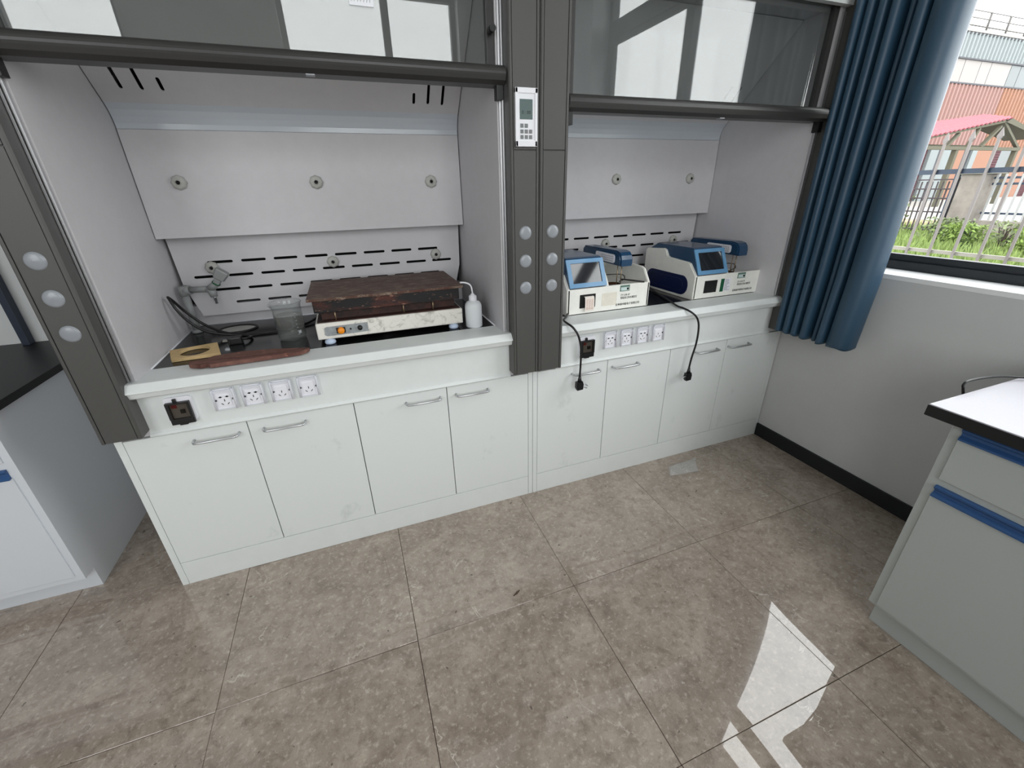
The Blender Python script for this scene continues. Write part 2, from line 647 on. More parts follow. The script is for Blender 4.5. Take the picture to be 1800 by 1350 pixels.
def window_right():
    bm = B()
    y0, y1, z0, z1 = WR
    box(bm, FX, FX + 0.06, y0, y1, z0, z0 + 0.036, bev=0.002)
    box(bm, FX, FX + 0.06, y0, y1, z1 - 0.045, z1, bev=0.002)
    box(bm, FX, FX + 0.06, y0, y0 + 0.05, z0, z1, bev=0.002)
    box(bm, FX, FX + 0.06, y1 - 0.05, y1, z0, z1, bev=0.002)
    w = obj('window_1', bm, M['frame'])
    struct(w)
    return w


win = window_right()
ym = -1.24
panes = [(WR[0] + 0.045, ym, WR[2] + 0.03, 2.49), (ym, WR[1] - 0.045, WR[2] + 0.03, 2.49)]
tops = [(WR[0] + 0.045, ym, 2.61, WR[3] - 0.03), (ym, WR[1] - 0.045, 2.61, WR[3] - 0.03)]
obj('mullion', box(B(), FX + 0.001, FX + 0.059, ym - 0.04, ym + 0.04, WR[2] + 0.03, WR[3] - 0.03, bev=0.003), M['frame'], win)
obj('transom', box(B(), FX - 0.001, FX + 0.061, WR[0] + 0.04, WR[1] - 0.04, 2.49, 2.61, bev=0.003), M['frame'], win)
for a, b, c, d in panes:
    bm = B()
    t = 0.034
    box(bm, FX + 0.012, FX + 0.045, a, b, c, c + t, bev=0.002)
    box(bm, FX + 0.012, FX + 0.045, a, b, d - t, d, bev=0.002)
    box(bm, FX + 0.012, FX + 0.045, a, a + t, c, d, bev=0.002)
    box(bm, FX + 0.012, FX + 0.045, b - t, b, c, d, bev=0.002)
    f = obj('sash_frame', bm, M['frame'], win)
    obj('pane', box(B(), FX + 0.026, FX + 0.031, a + t - 0.002, b - t + 0.002, c + t - 0.002, d - t + 0.002), M['win_glass'], f)
for a, b, c, d in tops:
    obj('pane', box(B(), FX + 0.026, FX + 0.031, a, b, c, d), M['win_glass'], win)

for i, (a, b) in enumerate(WB):
    bm = B()
    z0, z1 = WBZ
    y = YR - 0.17
    for q in ((a, b, z0, z0 + 0.05), (a, b, z1 - 0.05, z1), (a, a + 0.05, z0, z1), (b - 0.05, b, z0, z1)):
        box(bm, q[0], q[1], y, y + 0.06, q[2], q[3], bev=0.002)
    w = struct(obj('window_%d' % (i + 2), bm, M['frame']))
    xm = 1.54 if i else -1.42
    obj('mullion', box(B(), xm - 0.035, xm + 0.035, y + 0.001, y + 0.059, z0 + 0.04, z1 - 0.04, bev=0.002), M['frame'], w)
    for p, q in ((a + 0.04, xm), (xm, b - 0.04)):
        obj('pane', box(B(), p, q, y + 0.026, y + 0.031, z0 + 0.04, z1 - 0.04), M['win_glass'], w)


# ================================================================== FUME HOODS
def bow_handle(xc, z, w, parent):
    y = -0.004
    s = 0.026
    pts = [(xc - w / 2, y + 0.006, z), (xc - w / 2, y - s * 0.6, z), (xc - w / 2 + 0.004, y - s * 0.9, z), (xc - w / 2 + 0.012, y - s, z),
           (xc + w / 2 - 0.012, y - s, z), (xc + w / 2 - 0.004, y - s * 0.9, z), (xc + w / 2, y - s * 0.6, z), (xc + w / 2, y + 0.006, z)]
    return obj('handle', tube(B(), pts, 0.0042, 10), M['chrome'], parent)


def nozzle(x, y, z, parent):
    """round grey nozzle cap with a scalloped rim and a dark centre hole"""
    bm = B()
    seg = 32
    rings = []
    for r, h in ((0.0, -0.018), (0.007, -0.018), (0.007, -0.0155), (0.016, -0.0165), (0.023, -0.0125), (0.0255, -0.007), (0.025, 0.0)):
        ring = []
        for k in range(seg):
            t = 2 * PI * k / seg
            rr = r * (1 + (0.05 * math.cos(8 * t) if r > 0.02 else 0))
            ring.append(bm.verts.new((x + rr * math.cos(t), y + h, z + rr * math.sin(t))))
        rings.append(ring)
    for p, q in zip(rings[1:], rings[2:]):
        for k in range(seg):
            f = bm.faces.new((p[k], q[k], q[(k + 1) % seg], p[(k + 1) % seg]))
            f.smooth = True
    for v in rings[0]:
        bm.verts.remove(v)
    bm.faces.new(rings[-1])
    bmesh.ops.recalc_face_normals(bm, faces=bm.faces[:])
    o = obj('nozzle_cap', bm, M['knob'], parent)
    obj('nozzle_bore', cyl(B(), (x, y - 0.0185, z), 'y', 0.0052, 0.006, 16), M['hole'], o)
    return o


def socket(xc, zc, kind, parent):
    w, h, y = 0.070, 0.078, 0.0
    bm = box(B(), xc - w / 2, xc + w / 2, y - 0.008, y, zc - h / 2, zc + h / 2, bev=0.002)
    o = obj('socket', bm, M['socket'], parent)
    # clear splash cover: two side rails and a top bar
    bm = B()
    for s in (-1, 1):
        x = xc + s * (w / 2 - 0.004)
        tube(bm, [(x, y - 0.012, zc - h / 2 + 0.001), (x, y - 0.014, zc + h / 2 - 0.006), (x - s * 0.004, y - 0.012, zc + h / 2 - 0.001)], 0.0042, 8)
    box(bm, xc - w / 2 + 0.006, xc + w / 2 - 0.006, y - 0.014, y - 0.0085, zc + h / 2 - 0.012, zc + h / 2 - 0.004, bev=0.001)
    box(bm, xc - w / 2 + 0.006, xc + w / 2 - 0.006, y - 0.011, y - 0.0085, zc - h / 2 + 0.002, zc - h / 2 + 0.005)
    obj('splash_cover', bm, M['cover'], o)
    obj('socket_insert', box(B(), xc - 0.019, xc + 0.019, y - 0.0105, y - 0.0075, zc - 0.026, zc + 0.016, bev=0.001), M['socket'], o)
    bm = B()
    yy = y - 0.0112

    def pin(cx, cz, ang, l=0.0085, wd=0.0022):
        n = len(bm.verts)
        box(bm, -l / 2, l / 2, 0, 0.002, -wd / 2, wd / 2)
        bm.verts.ensure_lookup_table()
        R = Matrix.Translation((xc + cx, yy, zc + cz)) @ Matrix.Rotation(-ang, 4, 'Y')
        for v in bm.verts[n:]:
            v.co = R @ v.co
    pin(0, -0.004, PI / 2)
    pin(-0.009, -0.017, -PI / 4)
    pin(0.009, -0.017, PI / 4)
    if kind == 5:
        for s in (-1, 1):
            cyl(bm, (xc + s * 0.010, yy, zc + 0.009), 'y', 0.0032, 0.002, 10)
            pin(s * 0.010, 0.009, 0, 0.011, 0.0022)
    obj('pin_slots', bm, M['hole'], o)
    for s in (-1, 1):
        obj('screw', cyl(B(), (xc + s * 0.0255, y - 0.0105, zc - 0.002), 'y', 0.0032, 0.003, 12), M['screw'], o)


def breaker(xc, zc, parent):
    w, h, y = 0.078, 0.096, 0.0
    bm = prism(B(), rounded(xc - w / 2, xc + w / 2, zc - h / 2 + 0.004, zc + h / 2, 0.010), 'y', y - 0.010, y)
    o = obj('breaker_box', bm, M['socket'], parent)
    z0, z1 = zc - h / 2, zc + h / 2 - 0.016
    bm = B()
    box(bm, xc - w / 2 + 0.004, xc + w / 2 - 0.006, y - 0.020, y - 0.009, z0, z0 + 0.022, bev=0.003)
    box(bm, xc - w / 2 + 0.004, xc + w / 2 - 0.006, y - 0.022, y - 0.009, z1 - 0.006, z1, bev=0.001)
    box(bm, xc - w / 2 + 0.004, xc - w / 2 + 0.014, y - 0.022, y - 0.009, z0 + 0.02, z1 - 0.004, bev=0.001)
    box(bm, xc + w / 2 - 0.014, xc + w / 2 - 0.006, y - 0.022, y - 0.009, z0 + 0.02, z1 - 0.004, bev=0.001)
    box(bm, xc - 0.012, xc - 0.002, y - 0.018, y - 0.009, z1 - 0.002, z1 + 0.012, bev=0.002)
    box(bm, xc - 0.014, xc + 0.010, y - 0.019, y - 0.009, z0 - 0.004, z0 + 0.004, bev=0.002)
    obj('hinged_cover', bm, M['blackp'], o)
    b = box(B(), xc - w / 2 + 0.013, xc + w / 2 - 0.013, y - 0.0125, y - 0.0095, z0 + 0.020, z1 - 0.005)
    obj('breaker_face', b, M['breaker'], o)
    obj('red_mark', box(B(), xc - 0.022, xc - 0.006, y - 0.0137, y - 0.0122, z1 - 0.022, z1 - 0.010), M['red'], o)
    obj('toggle', box(B(), xc + 0.000, xc + 0.014, y - 0.0175, y - 0.0122, zc - 0.010, zc + 0.004, bev=0.001), M['blackp'], o)
    obj('smoked_window', box(B(), xc - w / 2 + 0.012, xc + w / 2 - 0.012, y - 0.0208, y - 0.0195, z0 + 0.020, z1 - 0.004), M['smoke'], o)


def column(x0, x1, parent):
    yf = -0.060
    zb, zt = 0.690, 2.35
    bm = B()
    # channel-shaped post with grooves left and right of the removable covers
    w = x1 - x0
    pts = [(x0, 0.0), (x0, yf + 0.004), (x0 + 0.004, yf), (x0 + 0.0105, yf), (x0 + 0.0105, yf + 0.006), (x1 - 0.0105, yf + 0.006), (x1 - 0.0105, yf), (x1 - 0.004, yf), (x1, yf + 0.004), (x1, 0.0)]
    prism(bm, pts, 'z', zb, zt)
    o = obj('column', bm, M['dark'], parent)
    for a, b in ((zb + 0.001, 1.5135), (1.5165, zt - 0.001)):
        obj('cover_panel', box(B(), x0 + 0.0125, x1 - 0.0125, yf + 0.0005, yf + 0.007, a, b, bev=0.0008, seg=1), M['dark'], o)
    xc = (x0 + x1) / 2
    for z in (1.249, 1.149, 1.049):
        obj('cap', lathe(B(), [(0.0005, -0.0058), (0.012, -0.0054), (0.019, -0.0042), (0.0228, -0.0022), (0.024, 0.0)], (xc, yf + 0.0005, z), 'y', 32), M['cap'], o)
    return o


def fume_hood(ox, W, sash_z, label, handles, sockets, brk, ctrl, nozzles):
    h = thing('fume_hood', (ox + W / 2, 0.4, 0.0), label, 'fume hood', 'pair of fume hoods along the wall')
    X0, X1 = ox, ox + W
    L0, L1 = ox + 0.13, ox + W - 0.13
    # base cabinet
    bm = B()
    box(bm, X0 + 0.002, X1 - 0.002, 0.013, 0.80, 0.006, 0.662)
    cab = obj('base_cabinet', bm, M['carcass'], h)
    st = 0.022
    obj('side_stile', box(B(), X0 + 0.0005, X0 + st, 0.0, 0.80, 0.0, 0.6655, bev=0.0007, seg=1), M['white'], cab)
    obj('side_stile', box(B(), X1 - st, X1 - 0.0015, 0.0, 0.80, 0.0, 0.6655, bev=0.0007, seg=1), M['white'], cab)
    obj('kick_plate', box(B(), X0 + st + 0.001, X1 - st - 0.0015, 0.0005, 0.012, 0.0, 0.1075, bev=0.0007, seg=1), M['white'], cab)
    dw = (W - 2 * st) / 4
    for i in range(4):
        a = X0 + st + dw * i
        d = obj('door', box(B(), a + 0.0016, a + dw - 0.0016, 0.0, 0.0125, 0.1105, 0.6595, bev=0.0009, seg=1), M['whitestain'], h)
        bow_handle(handles[i], 0.6225, 0.138, d)
    # socket panel between the columns, a shallow lip along its foot
    pts = [(0.012, 0.664), (-0.008, 0.664), (-0.010, 0.668), (-0.004, 0.674), (0.0, 0.676), (0.0, 0.815), (0.012, 0.815)]
    obj('socket_panel', prism(B(), pts, 'x', X0 + 0.106, X1 - 0.106), M['white'], h)
    # airfoil lip in front of the worktop
    pts = [(0.107, 0.8625), (-0.026, 0.8660), (-0.032, 0.8650), (-0.0505, 0.8440), (-0.0510, 0.8400), (-0.043, 0.8365), (-0.037, 0.8200), (-0.033, 0.8160), (0.013, 0.8150), (0.107, 0.8150)]
    lip = prism(B(), pts, 'x', X0 + 0.104, X1 - 0.104, bev=0.0015)
    obj('airfoil_lip', lip, M['white'], h)
    obj('worktop', box(B(), L0 + 0.001, L1 - 0.001, 0.108, 0.668, 0.83, 0.860, bev=0.001), M['worktop'], h)
    bm = B()
    tube(bm, [(L0 + 0.001, 0.11, 0.861), (L0 + 0.001, 0.66, 0.861)], 0.0028, 6)
    tube(bm, [(L1 - 0.001, 0.11, 0.861), (L1 - 0.001, 0.66, 0.861)], 0.0028, 6)
    tube(bm, [(L0, 0.662, 0.861), (L1, 0.662, 0.861)], 0.0028, 6)
    obj('sealant_bead', bm, M['socket'], h)
    # side walls
    for a, b in ((X0 + 0.001, L0), (L1, X1 - 0.0015)):
        obj('side_panel', box(B(), a, b, 0.0005, 0.80, 0.6665, 2.35), M['liner'], h)
    for a, b in ((X0 + 0.1095, X0 + 0.1155), (X0 + 0.119, X0 + 0.125), (X1 - 0.1155, X1 - 0.1095), (X1 - 0.125, X1 - 0.119)):
        obj('guide_strip', box(B(), a, b, -0.010, 0.0, 0.868, 2.02, bev=0.001), M['alu'], h)
    # rear: cavity, foot plate, baffles
    obj('rear_plenum', box(B(), L0, L1, 0.715, 0.79, 0.83, 2.039), M['plenum'], h)
    obj('foot_plate', box(B(), L0 + 0.001, L1 - 0.001, 0.664, 0.714, 0.861, 0.950, bev=0.002), M['liner'], h)
    # lower baffle with four rows of slots
    holes = []
    p = 0.1277
    first = [(0.257, 9 if W > 1.495 else 9, 1.137), (0.194, 9, 1.079), (0.257, 8, 1.021), (0.3225, 7, 0.962)]
    for x, n, z in first:
        for k in range(n):
            a = ox + x + p * k
            if a + 0.0965 < X1 - 0.165:
                holes.append(slot(a, a + 0.0965, z))
    c = 0.052
    out = [(L0 + 0.008, 1.26), (L0 + 0.016, 1.05), (L0 + c, 0.912), (L1 - c, 0.912), (L1 - 0.016, 1.05), (L1 - 0.008, 1.26)]
    plate_with_holes('lower_baffle', M['liner'], out, holes, lambda x, y, z: Vector((x, 0.6215 + z, y)), 0.004, h)
    # upper baffle: flat, then the curved bluish strip, then the slanted slotted panel
    bm = B()
    box(bm, L0 + 0.0035, L1 - 0.0035, 0.540, 0.548, 1.245, 1.6165, bev=0.001)
    obj('upper_baffle', bm, M['liner'], h)
    prof = [(0.542, 1.6175), (0.5405, 1.635), (0.5345, 1.655), (0.5245, 1.6745), (0.509, 1.6935)]
    prof2 = [(y + 0.006, z + 0.003) for y, z in prof][::-1]
    obj('curved_strip', prism(B(), prof + prof2, 'x', L0 + 0.0035, L1 - 0.0035), M['strip'], h)
    k = (0.408 - 0.510) / (1.795 - 1.6935)
    y_of = lambda z: 0.510 + k * (z - 1.6935)
    zt = 2.038
    ln = math.hypot(1, k)
    holes = []
    for xx, za, zb in ((0.208, 1.727, 1.83), (0.266, 1.726, 1.83), (0.3245, 1.726, 1.759), (W - 0.3225, 1.719, 1.752), (W - 0.265, 1.720, 1.83), (W - 0.206, 1.719, 1.83)):
        r = 0.0056
        a, b = (za - 1.6935) * ln, (zb - 1.6935) * ln
        holes.append([(ox + xx + u, v) for u, v in arc(0, b - r, r, 0, 180, 5) + arc(0, a + r, r, 180, 360, 5)])
    d = Vector((0, k, 1)).normalized()
    n = Vector((0, 1, -k)).normalized()
    out = [(L0 + 0.0035, 0.0), (L1 - 0.0035, 0.0), (L1 - 0.0035, (zt - 1.6935) * ln), (L0 + 0.0035, (zt - 1.6935) * ln)]
    base = Vector((0, 0.511, 1.6938))
    plate_with_holes('slanted_baffle', M['liner'], out, holes, lambda x, y, z: base + Vector((x, 0, 0)) + d * y + n * z, 0.004, h)
    obj('roof_panel', box(B(), L0, L1, 0.035, 0.79, 2.04, 2.055), M['liner'], h)
    obj('fascia', box(B(), X0 + 0.109, X1 - 0.109, -0.030, -0.004, 2.035, 2.35, bev=0.002), M['white'], h)
    obj('top_cover', box(B(), X0, X1 - 0.001, 0.0, 0.80, 2.351, 2.365), M['white'], h)
    # columns
    column(X0 + 0.0005, X0 + 0.1085, h)
    cr = column(X1 - 0.1085, X1 - 0.0015, h)
    # sliding sash: handle rail, stiles, pane
    z0 = sash_z
    a, b = X0 + 0.1145, X1 - 0.1145
    prof = [(-0.006, z0 + 0.055)] + arc(-0.030, z0 + 0.030, 0.022, 80, 205, 8) + [(-0.046, z0 + 0.010), (-0.030, z0 + 0.000), (0.028, z0 + 0.000), (0.028, z0 + 0.055)]
    rail = obj('sash_rail', prism(B(), prof, 'x', a, b), M['darker'], h)
    xm = (a + b) / 2 + 0.06
    obj('rail_clip', box(B(), xm - 0.012, xm + 0.012, -0.030, -0.006, z0 - 0.003, z0 + 0.003, bev=0.001), M['cap'], rail)
    for p_, q_ in ((L0 + 0.0005, L0 + 0.026), (L1 - 0.026, L1 - 0.0005)):
        obj('sash_stile', box(B(), p_, q_, 0.008, 0.030, z0 + 0.054, 2.20, bev=0.002), M['darker'], h)
    for p_ in (L0 - 0.002, L1 + 0.002):
        obj('stop_block', box(B(), p_ - 0.011, p_ + 0.011, -0.030, 0.0, z0 - 0.040, z0 + 0.001, bev=0.002), M['blackp'], h)
    obj('stop_knob', cyl(B(), ((L0 if not ctrl else L1) - 0.016, -0.030, z0 + 0.145), 'y', 0.010, 0.03, 16), M['blackp'], h)
    obj('sash_pane', box(B(), L0 + 0.024, L1 - 0.024, 0.017, 0.022, z0 + 0.054, 2.198), M['sash_glass'], h)
    for x, y, z in nozzles:
        nozzle(x, y, z, h)
    for x, kind in sockets:
        socket(x, 0.762, kind, h)
    breaker(brk, 0.747, h)
    if ctrl:
        x0, x1, za, zb = 1.4085, 1.4865, 1.5245, 1.690
        y = -0.0605
        bm = B()
        t = 0.009
        box(bm, x0, x1, y - 0.010, y, za, za + t + 0.008, bev=0.0015)
        box(bm, x0, x1, y - 0.010, y, zb - t - 0.006, zb, bev=0.0015)
        box(bm, x0, x0 + t, y - 0.010, y, za, zb, bev=0.0015)
        box(bm, x1 - t, x1, y - 0.010, y, za, zb, bev=0.0015)
        box(bm, x0 + 0.004, x1 - 0.004, y - 0.0065, y, za + 0.004, zb - 0.004)
        cp = obj('control_panel', bm, M['panelwhite'], h)
        obj('display', box(B(), 1.4245, 1.4695, y - 0.0078, y - 0.006, 1.603, 1.659, bev=0.0005, seg=1), M['lcd'], cp)
        text('display_reading', '0 : 00', 0.014, M['ink'], cp, face_front(1.447, y - 0.0079, 1.622))
        rows = [(1.585, (0, 1)), (1.5685, (0, 1, 2)), (1.5525, (0, 1, 2))]
        for z, ks in rows:
            for kk in ks:
                x = 1.4315 + kk * 0.0155
                obj('key', box(B(), x - 0.0055, x + 0.0055, y - 0.0085, y - 0.006, z - 0.0057, z + 0.0057, bev=0.001), M['key'], cp)
    return h


W2 = 1.487
hood1 = fume_hood(0.0, 1.5, 1.700, 'left-hand fume hood holding the rusty hot plate, white display on its right column', (0.286, 0.504, 1.015, 1.220),
                  ((0.347, 5), (0.4345, 5), (0.524, 3), (0.612, 3)), 0.216, True,
                  [(0.270, 0.540, 1.443), (0.751, 0.540, 1.438), (1.229, 0.540, 1.434), (0.271, 0.6195, 1.116), (0.754, 0.6195, 1.106), (1.235, 0.6195, 1.108)])
hood2 = fume_hood(1.5, W2, 1.636, 'right-hand white and charcoal fume hood beside the blue curtain, holding two blue-topped instruments', (1.763, 1.978, 2.470, 2.685),
                  ((1.880, 5), (1.968, 5), (2.056, 5), (2.144, 3)), 1.760, False,
                  [(1.755, 0.540, 1.437), (2.205, 0.540, 1.431), (2.684, 0.540, 1.429), (1.765, 0.6195, 1.106), (2.215, 0.6195, 1.101), (2.690, 0.6195, 1.097)])

# service valve and cup sink belong to the left hood
tap = thing('service_valve', (0.163, 0.548, 0.861), 'grey goose-neck service valve rising from the black worktop in the left corner', 'tap')
bm = B()
tube(bm, smooth_path([(0.163, 0.548, 0.861), (0.163, 0.548, 1.03)], 2), 0.0145, 16)
lathe(bm, [(0.02, 0.0), (0.02, 0.008), (0.0135, 0.014)], (0.163, 0.548, 0.861), 'z', 20, True)
obj('riser', bm, M['tapgrey'], tap)
bm = B()
cyl(bm, (0.163, 0.548, 1.020), 'z', 0.019, 0.040, 18)
tube(bm, [(0.160, 0.548, 1.041), (0.190, 0.540, 1.043)], 0.018, 16)
tube(bm, [(0.185, 0.541, 1.043), (0.266, 0.516, 1.045)], 0.0125, 14)
obj('spout_arm', bm, M['tapgrey'], tap)
bm = B()
tube(bm, [(0.262, 0.516, 1.050), (0.272, 0.512, 1.030), (0.274, 0.511, 1.012)], [0.016, 0.0155, 0.013], 14)
tube(bm, [(0.268, 0.514, 1.045), (0.298, 0.500, 1.068)], [0.016, 0.0125], 14)
obj('valve_body', bm, M['tapgrey'], tap)
bm = B()
tube(bm, [(0.274, 0.511, 1.014), (0.275, 0.511, 1.006), (0.275, 0.511, 1.005), (0.2755, 0.510, 0.998), (0.2755, 0.510, 0.997), (0.276, 0.510, 0.984)], [0.0065, 0.0075, 0.005, 0.0072, 0.0045, 0.0055], 12)
obj('hose_nozzle', bm, M['chrome'], tap)
bm = B()
u = Vector((0.60, -0.20, 0.76)).normalized()
p0 = Vector((0.297, 0.501, 1.067))
s1, s2 = frame_for(u)
s1 = Vector((0.8, 0, -0.6)); s1 = (s1 - u * s1.dot(u)).normalized(); s2 = u.cross(s1)
rings = []
for t, a, b in ((0, 0.012, 0.011), (0.022, 0.014, 0.011), (0.028, 0.022, 0.013), (0.062, 0.026, 0.012), (0.066, 0.024, 0.010)):
    rings.append([bm.verts.new(p0 + u * t + s1 * (a * (1 if c[0] > 0 else -1) * c[2]) + s2 * (b * c[1])) for c in ((1, -1, .8), (1, -.4, 1), (1, .4, 1), (1, 1, .8), (-1, 1, .8), (-1, .4, 1), (-1, -.4, 1), (-1, -1, .8))])
for a, b in zip(rings, rings[1:]):
    for k in range(8):
        bm.faces.new((a[k], a[(k + 1) % 8], b[(k + 1) % 8], b[k]))
bm.faces.new(rings[0][::-1]); bm.faces.new(rings[-1])
bmesh.ops.recalc_face_normals(bm, faces=bm.faces[:])
obj('valve_lever', bm, M['tapgrey'], tap)
obj('green_ring', tube(B(), [p0 - u * 0.001, p0 + u * 0.003], 0.0158, 16), M['green'], tap)

bm = B()
seg = 40
prof = [(1.0, 0.0), (1.0, 0.0045), (0.95, 0.006), (0.87, 0.005), (0.84, 0.001)]
rr = []
for s, hh in prof:
    rr.append([bm.verts.new((0.318 + 0.080 * s * math.cos(2 * PI * k / seg), 0.530 + 0.062 * s * math.sin(2 * PI * k / seg), 0.8603 + hh)) for k in range(seg)])
for a, b in zip(rr, rr[1:]):
    for k in range(seg):
        f = bm.faces.new((a[k], a[(k + 1) % seg], b[(k + 1) % seg], b[k])); f.smooth = True
sink = obj('cup_sink', bm, M['blackp'])
tag(sink, 'oval cup sink with dark rim set in the worktop beside the service valve', 'sink')
bm = B()
vs = [bm.verts.new((0.318 + 0.068 * math.cos(2 * PI * k / seg), 0.530 + 0.0525 * math.sin(2 * PI * k / seg), 0.8613)) for k in range(seg)]
bm.faces.new(vs)
obj('basin', bm, M['knob'], sink)

# ------------------------------------------------------------------ hot plate
hp = thing('hot_plate', (0.95, 0.33, 0.860), 'long rusty electric hot plate with stained cream base and orange knob', 'hot plate')
PX0, PX1 = 0.651, 1.247
obj('heating_plate', box(B(), PX0, PX1, 0.140, 0.520, 1.030, 1.040, bev=0.0015), M['rust'], hp)
obj('heater_box', box(B(), 0.668, 1.232, 0.156, 0.505, 0.982, 1.030, bev=0.003), M['heater'], hp)
obj('recessed_neck', box(B(), 0.690, 1.215, 0.185, 0.480, 0.944, 0.983), M['ledge'], hp)
pts = [(0.665, 0.143), (1.237, 0.143), (1.237, 0.500), (0.665, 0.500)]
obj('base_box', box(B(), 0.664, 1.238, 0.142, 0.500, 0.881, 0.945, bev=0.007, seg=3), M['enamel'], hp)
obj('stained_ledge', box(B(), 0.672, 1.230, 0.150, 0.492, 0.944, 0.9485, bev=0.001), M['ledge'], hp)
for xs in (0.74, 1.0, 1.12):
    obj('support_stud', cyl(B(), (xs, 0.165, 0.948), 'z', 0.003, 0.035, 8), M['needle'], hp)
pl = prism(B(), [(0.694, 0.926), (0.700, 0.930), (0.853, 0.932), (0.853, 0.896), (0.700, 0.894), (0.691, 0.900)], 'y', 0.1405, 0.144)
fp = obj('faceplate', pl, M['panelgrey'], hp)
obj('knob', lathe(B(), [(0.0005, -0.013), (0.011, -0.0125), (0.0125, -0.010), (0.0130, 0.0)], (0.752, 0.1405, 0.912), 'y', 24), M['orange'], fp)
obj('knob_collar', box(B(), 0.735, 0.768, 0.137, 0.1415, 0.9015, 0.9235, bev=0.001), M['blackp'], fp)
obj('indicator', cyl(B(), (0.787, 0.138, 0.9135), 'y', 0.0038, 0.004, 12), M['blackp'], fp)
obj('dial', lathe(B(), [(0.0005, -0.010), (0.0085, -0.0095), (0.0095, 0.0)], (0.822, 0.1405, 0.914), 'y', 20), M['blackp'], fp)
for x, y in ((0.705, 0.155), (1.198, 0.155), (0.705, 0.47), (1.198, 0.47)):
    obj('foot', lathe(B(), [(0.0185, 0.0005), (0.021, 0.006), (0.019, 0.014), (0.008, 0.0215)], (x, y, 0.8605), 'z', 20, True), M['footw'], hp)
cordp = smooth_path([(0.70, 0.505, 0.905), (0.655, 0.53, 0.880), (0.60, 0.47, 0.868), (0.52, 0.415, 0.8665), (0.40, 0.405, 0.8665), (0.30, 0.43, 0.875), (0.225, 0.45, 0.915), (0.180, 0.44, 0.975), (0.160, 0.42, 1.022), (0.152, 0.405, 1.043),
                     (0.158, 0.39, 1.040), (0.172, 0.380, 1.000), (0.195, 0.385, 0.950), (0.235, 0.39, 0.905), (0.29, 0.400, 0.880), (0.350, 0.40, 0.868), (0.395, 0.37, 0.8665), (0.392, 0.325, 0.872), (0.372, 0.312, 0.876)], 6)
cd = obj('power_cord', tube(B(), cordp, 0.0052, 8), M['blackp'], hp)
bm = B()
box(bm, 0.334, 0.376, 0.290, 0.324, 0.8605, 0.890, bev=0.006)
box(bm, 0.328, 0.336, 0.292, 0.322, 0.862, 0.888, bev=0.002)
obj('plug', bm, M['blackp'], cd)
for dz in (-0.007, 0.007):
    obj('pin', box(B(), 0.310, 0.330, 0.306 + dz, 0.308 + dz, 0.874, 0.880), M['chrome'], cd)

# ------------------------------------------------------------------ beaker
bk = thing('beaker', (0.560, 0.292, 0.860), 'large empty glass beaker with grey residue standing left of the hot plate', 'beaker')
bm = B()
seg = 48
rings = []
cx, cy = 0.560, 0.292
prof = [(0.001, 0.003), (0.040, 0.003), (0.0475, 0.007), (0.0505, 0.016), (0.0510, 0.060), (0.0512, 0.125), (0.0525, 0.138), (0.0560, 0.147), (0.0575, 0.149)]
for r, hh in prof:
    ring = []
    for k in range(seg):
        t = 2 * PI * k / seg
        d = abs((t - PI * 1.20 + PI) % (2 * PI) - PI)          # spout
        s = max(0, 1 - d / 0.42) * max(0, (hh - 0.118) / 0.031)
        ring.append(bm.verts.new((cx + (r + 0.012 * s) * math.cos(t), cy + (r + 0.012 * s) * math.sin(t), 0.8605 + hh - 0.004 * s)))
    rings.append(ring)
for a, b in zip(rings, rings[1:]):
    for k in range(seg):
        f = bm.faces.new((a[k], a[(k + 1) % seg], b[(k + 1) % seg], b[k])); f.smooth = True
bmesh.ops.recalc_face_normals(bm, faces=bm.faces[:])
gl = obj('glass_wall', bm, M['glassware'], bk)
md = gl.modifiers.new('wall', 'SOLIDIFY'); md.thickness = 0.002; md.offset = -1
bm = B()
tube(bm, [(cx + 0.0575 * math.cos(2 * PI * k / 40), cy + 0.0575 * math.sin(2 * PI * k / 40), 1.0096) for k in range(7 + 20, 40 + 20)], 0.0013, 6)
tube(bm, [(cx + 0.0480 * math.cos(2 * PI * k / 40), cy + 0.0480 * math.sin(2 * PI * k / 40), 0.8635) for k in range(41)], 0.0016, 6)
obj('rim', bm, M['glassware'], bk)
obj('residue', lathe(B(), [(0.0488, 0.012), (0.0490, 0.05), (0.0492, 0.098)], (cx, cy, 0.8605), 'z', 40), M['residue'], bk)
bm = B()
for i in range(7):
    zz = 0.885 + i * 0.014
    ln = 0.16 if i % 2 == 0 else 0.10
    a0 = -1.02
    q = [(cx + 0.0516 * math.cos(a0 + ln * j / 3), cy + 0.0516 * math.sin(a0 + ln * j / 3), zz) for j in range(4)]
    tube(bm, q, 0.0006, 4)
q = [(cx + 0.0518 * math.cos(-0.95 + 0.24 * j / 3), cy + 0.0518 * math.sin(-0.95 + 0.24 * j / 3), 0) for j in range(4)]
for a, b in zip(q, q[1:]):
    bm.faces.new([bm.verts.new((a[0], a[1], 0.888)), bm.verts.new((b[0], b[1], 0.888)), bm.verts.new((b[0], b[1], 0.900)), bm.verts.new((a[0], a[1], 0.900))])
obj('graduations', bm, M['socket'], bk)

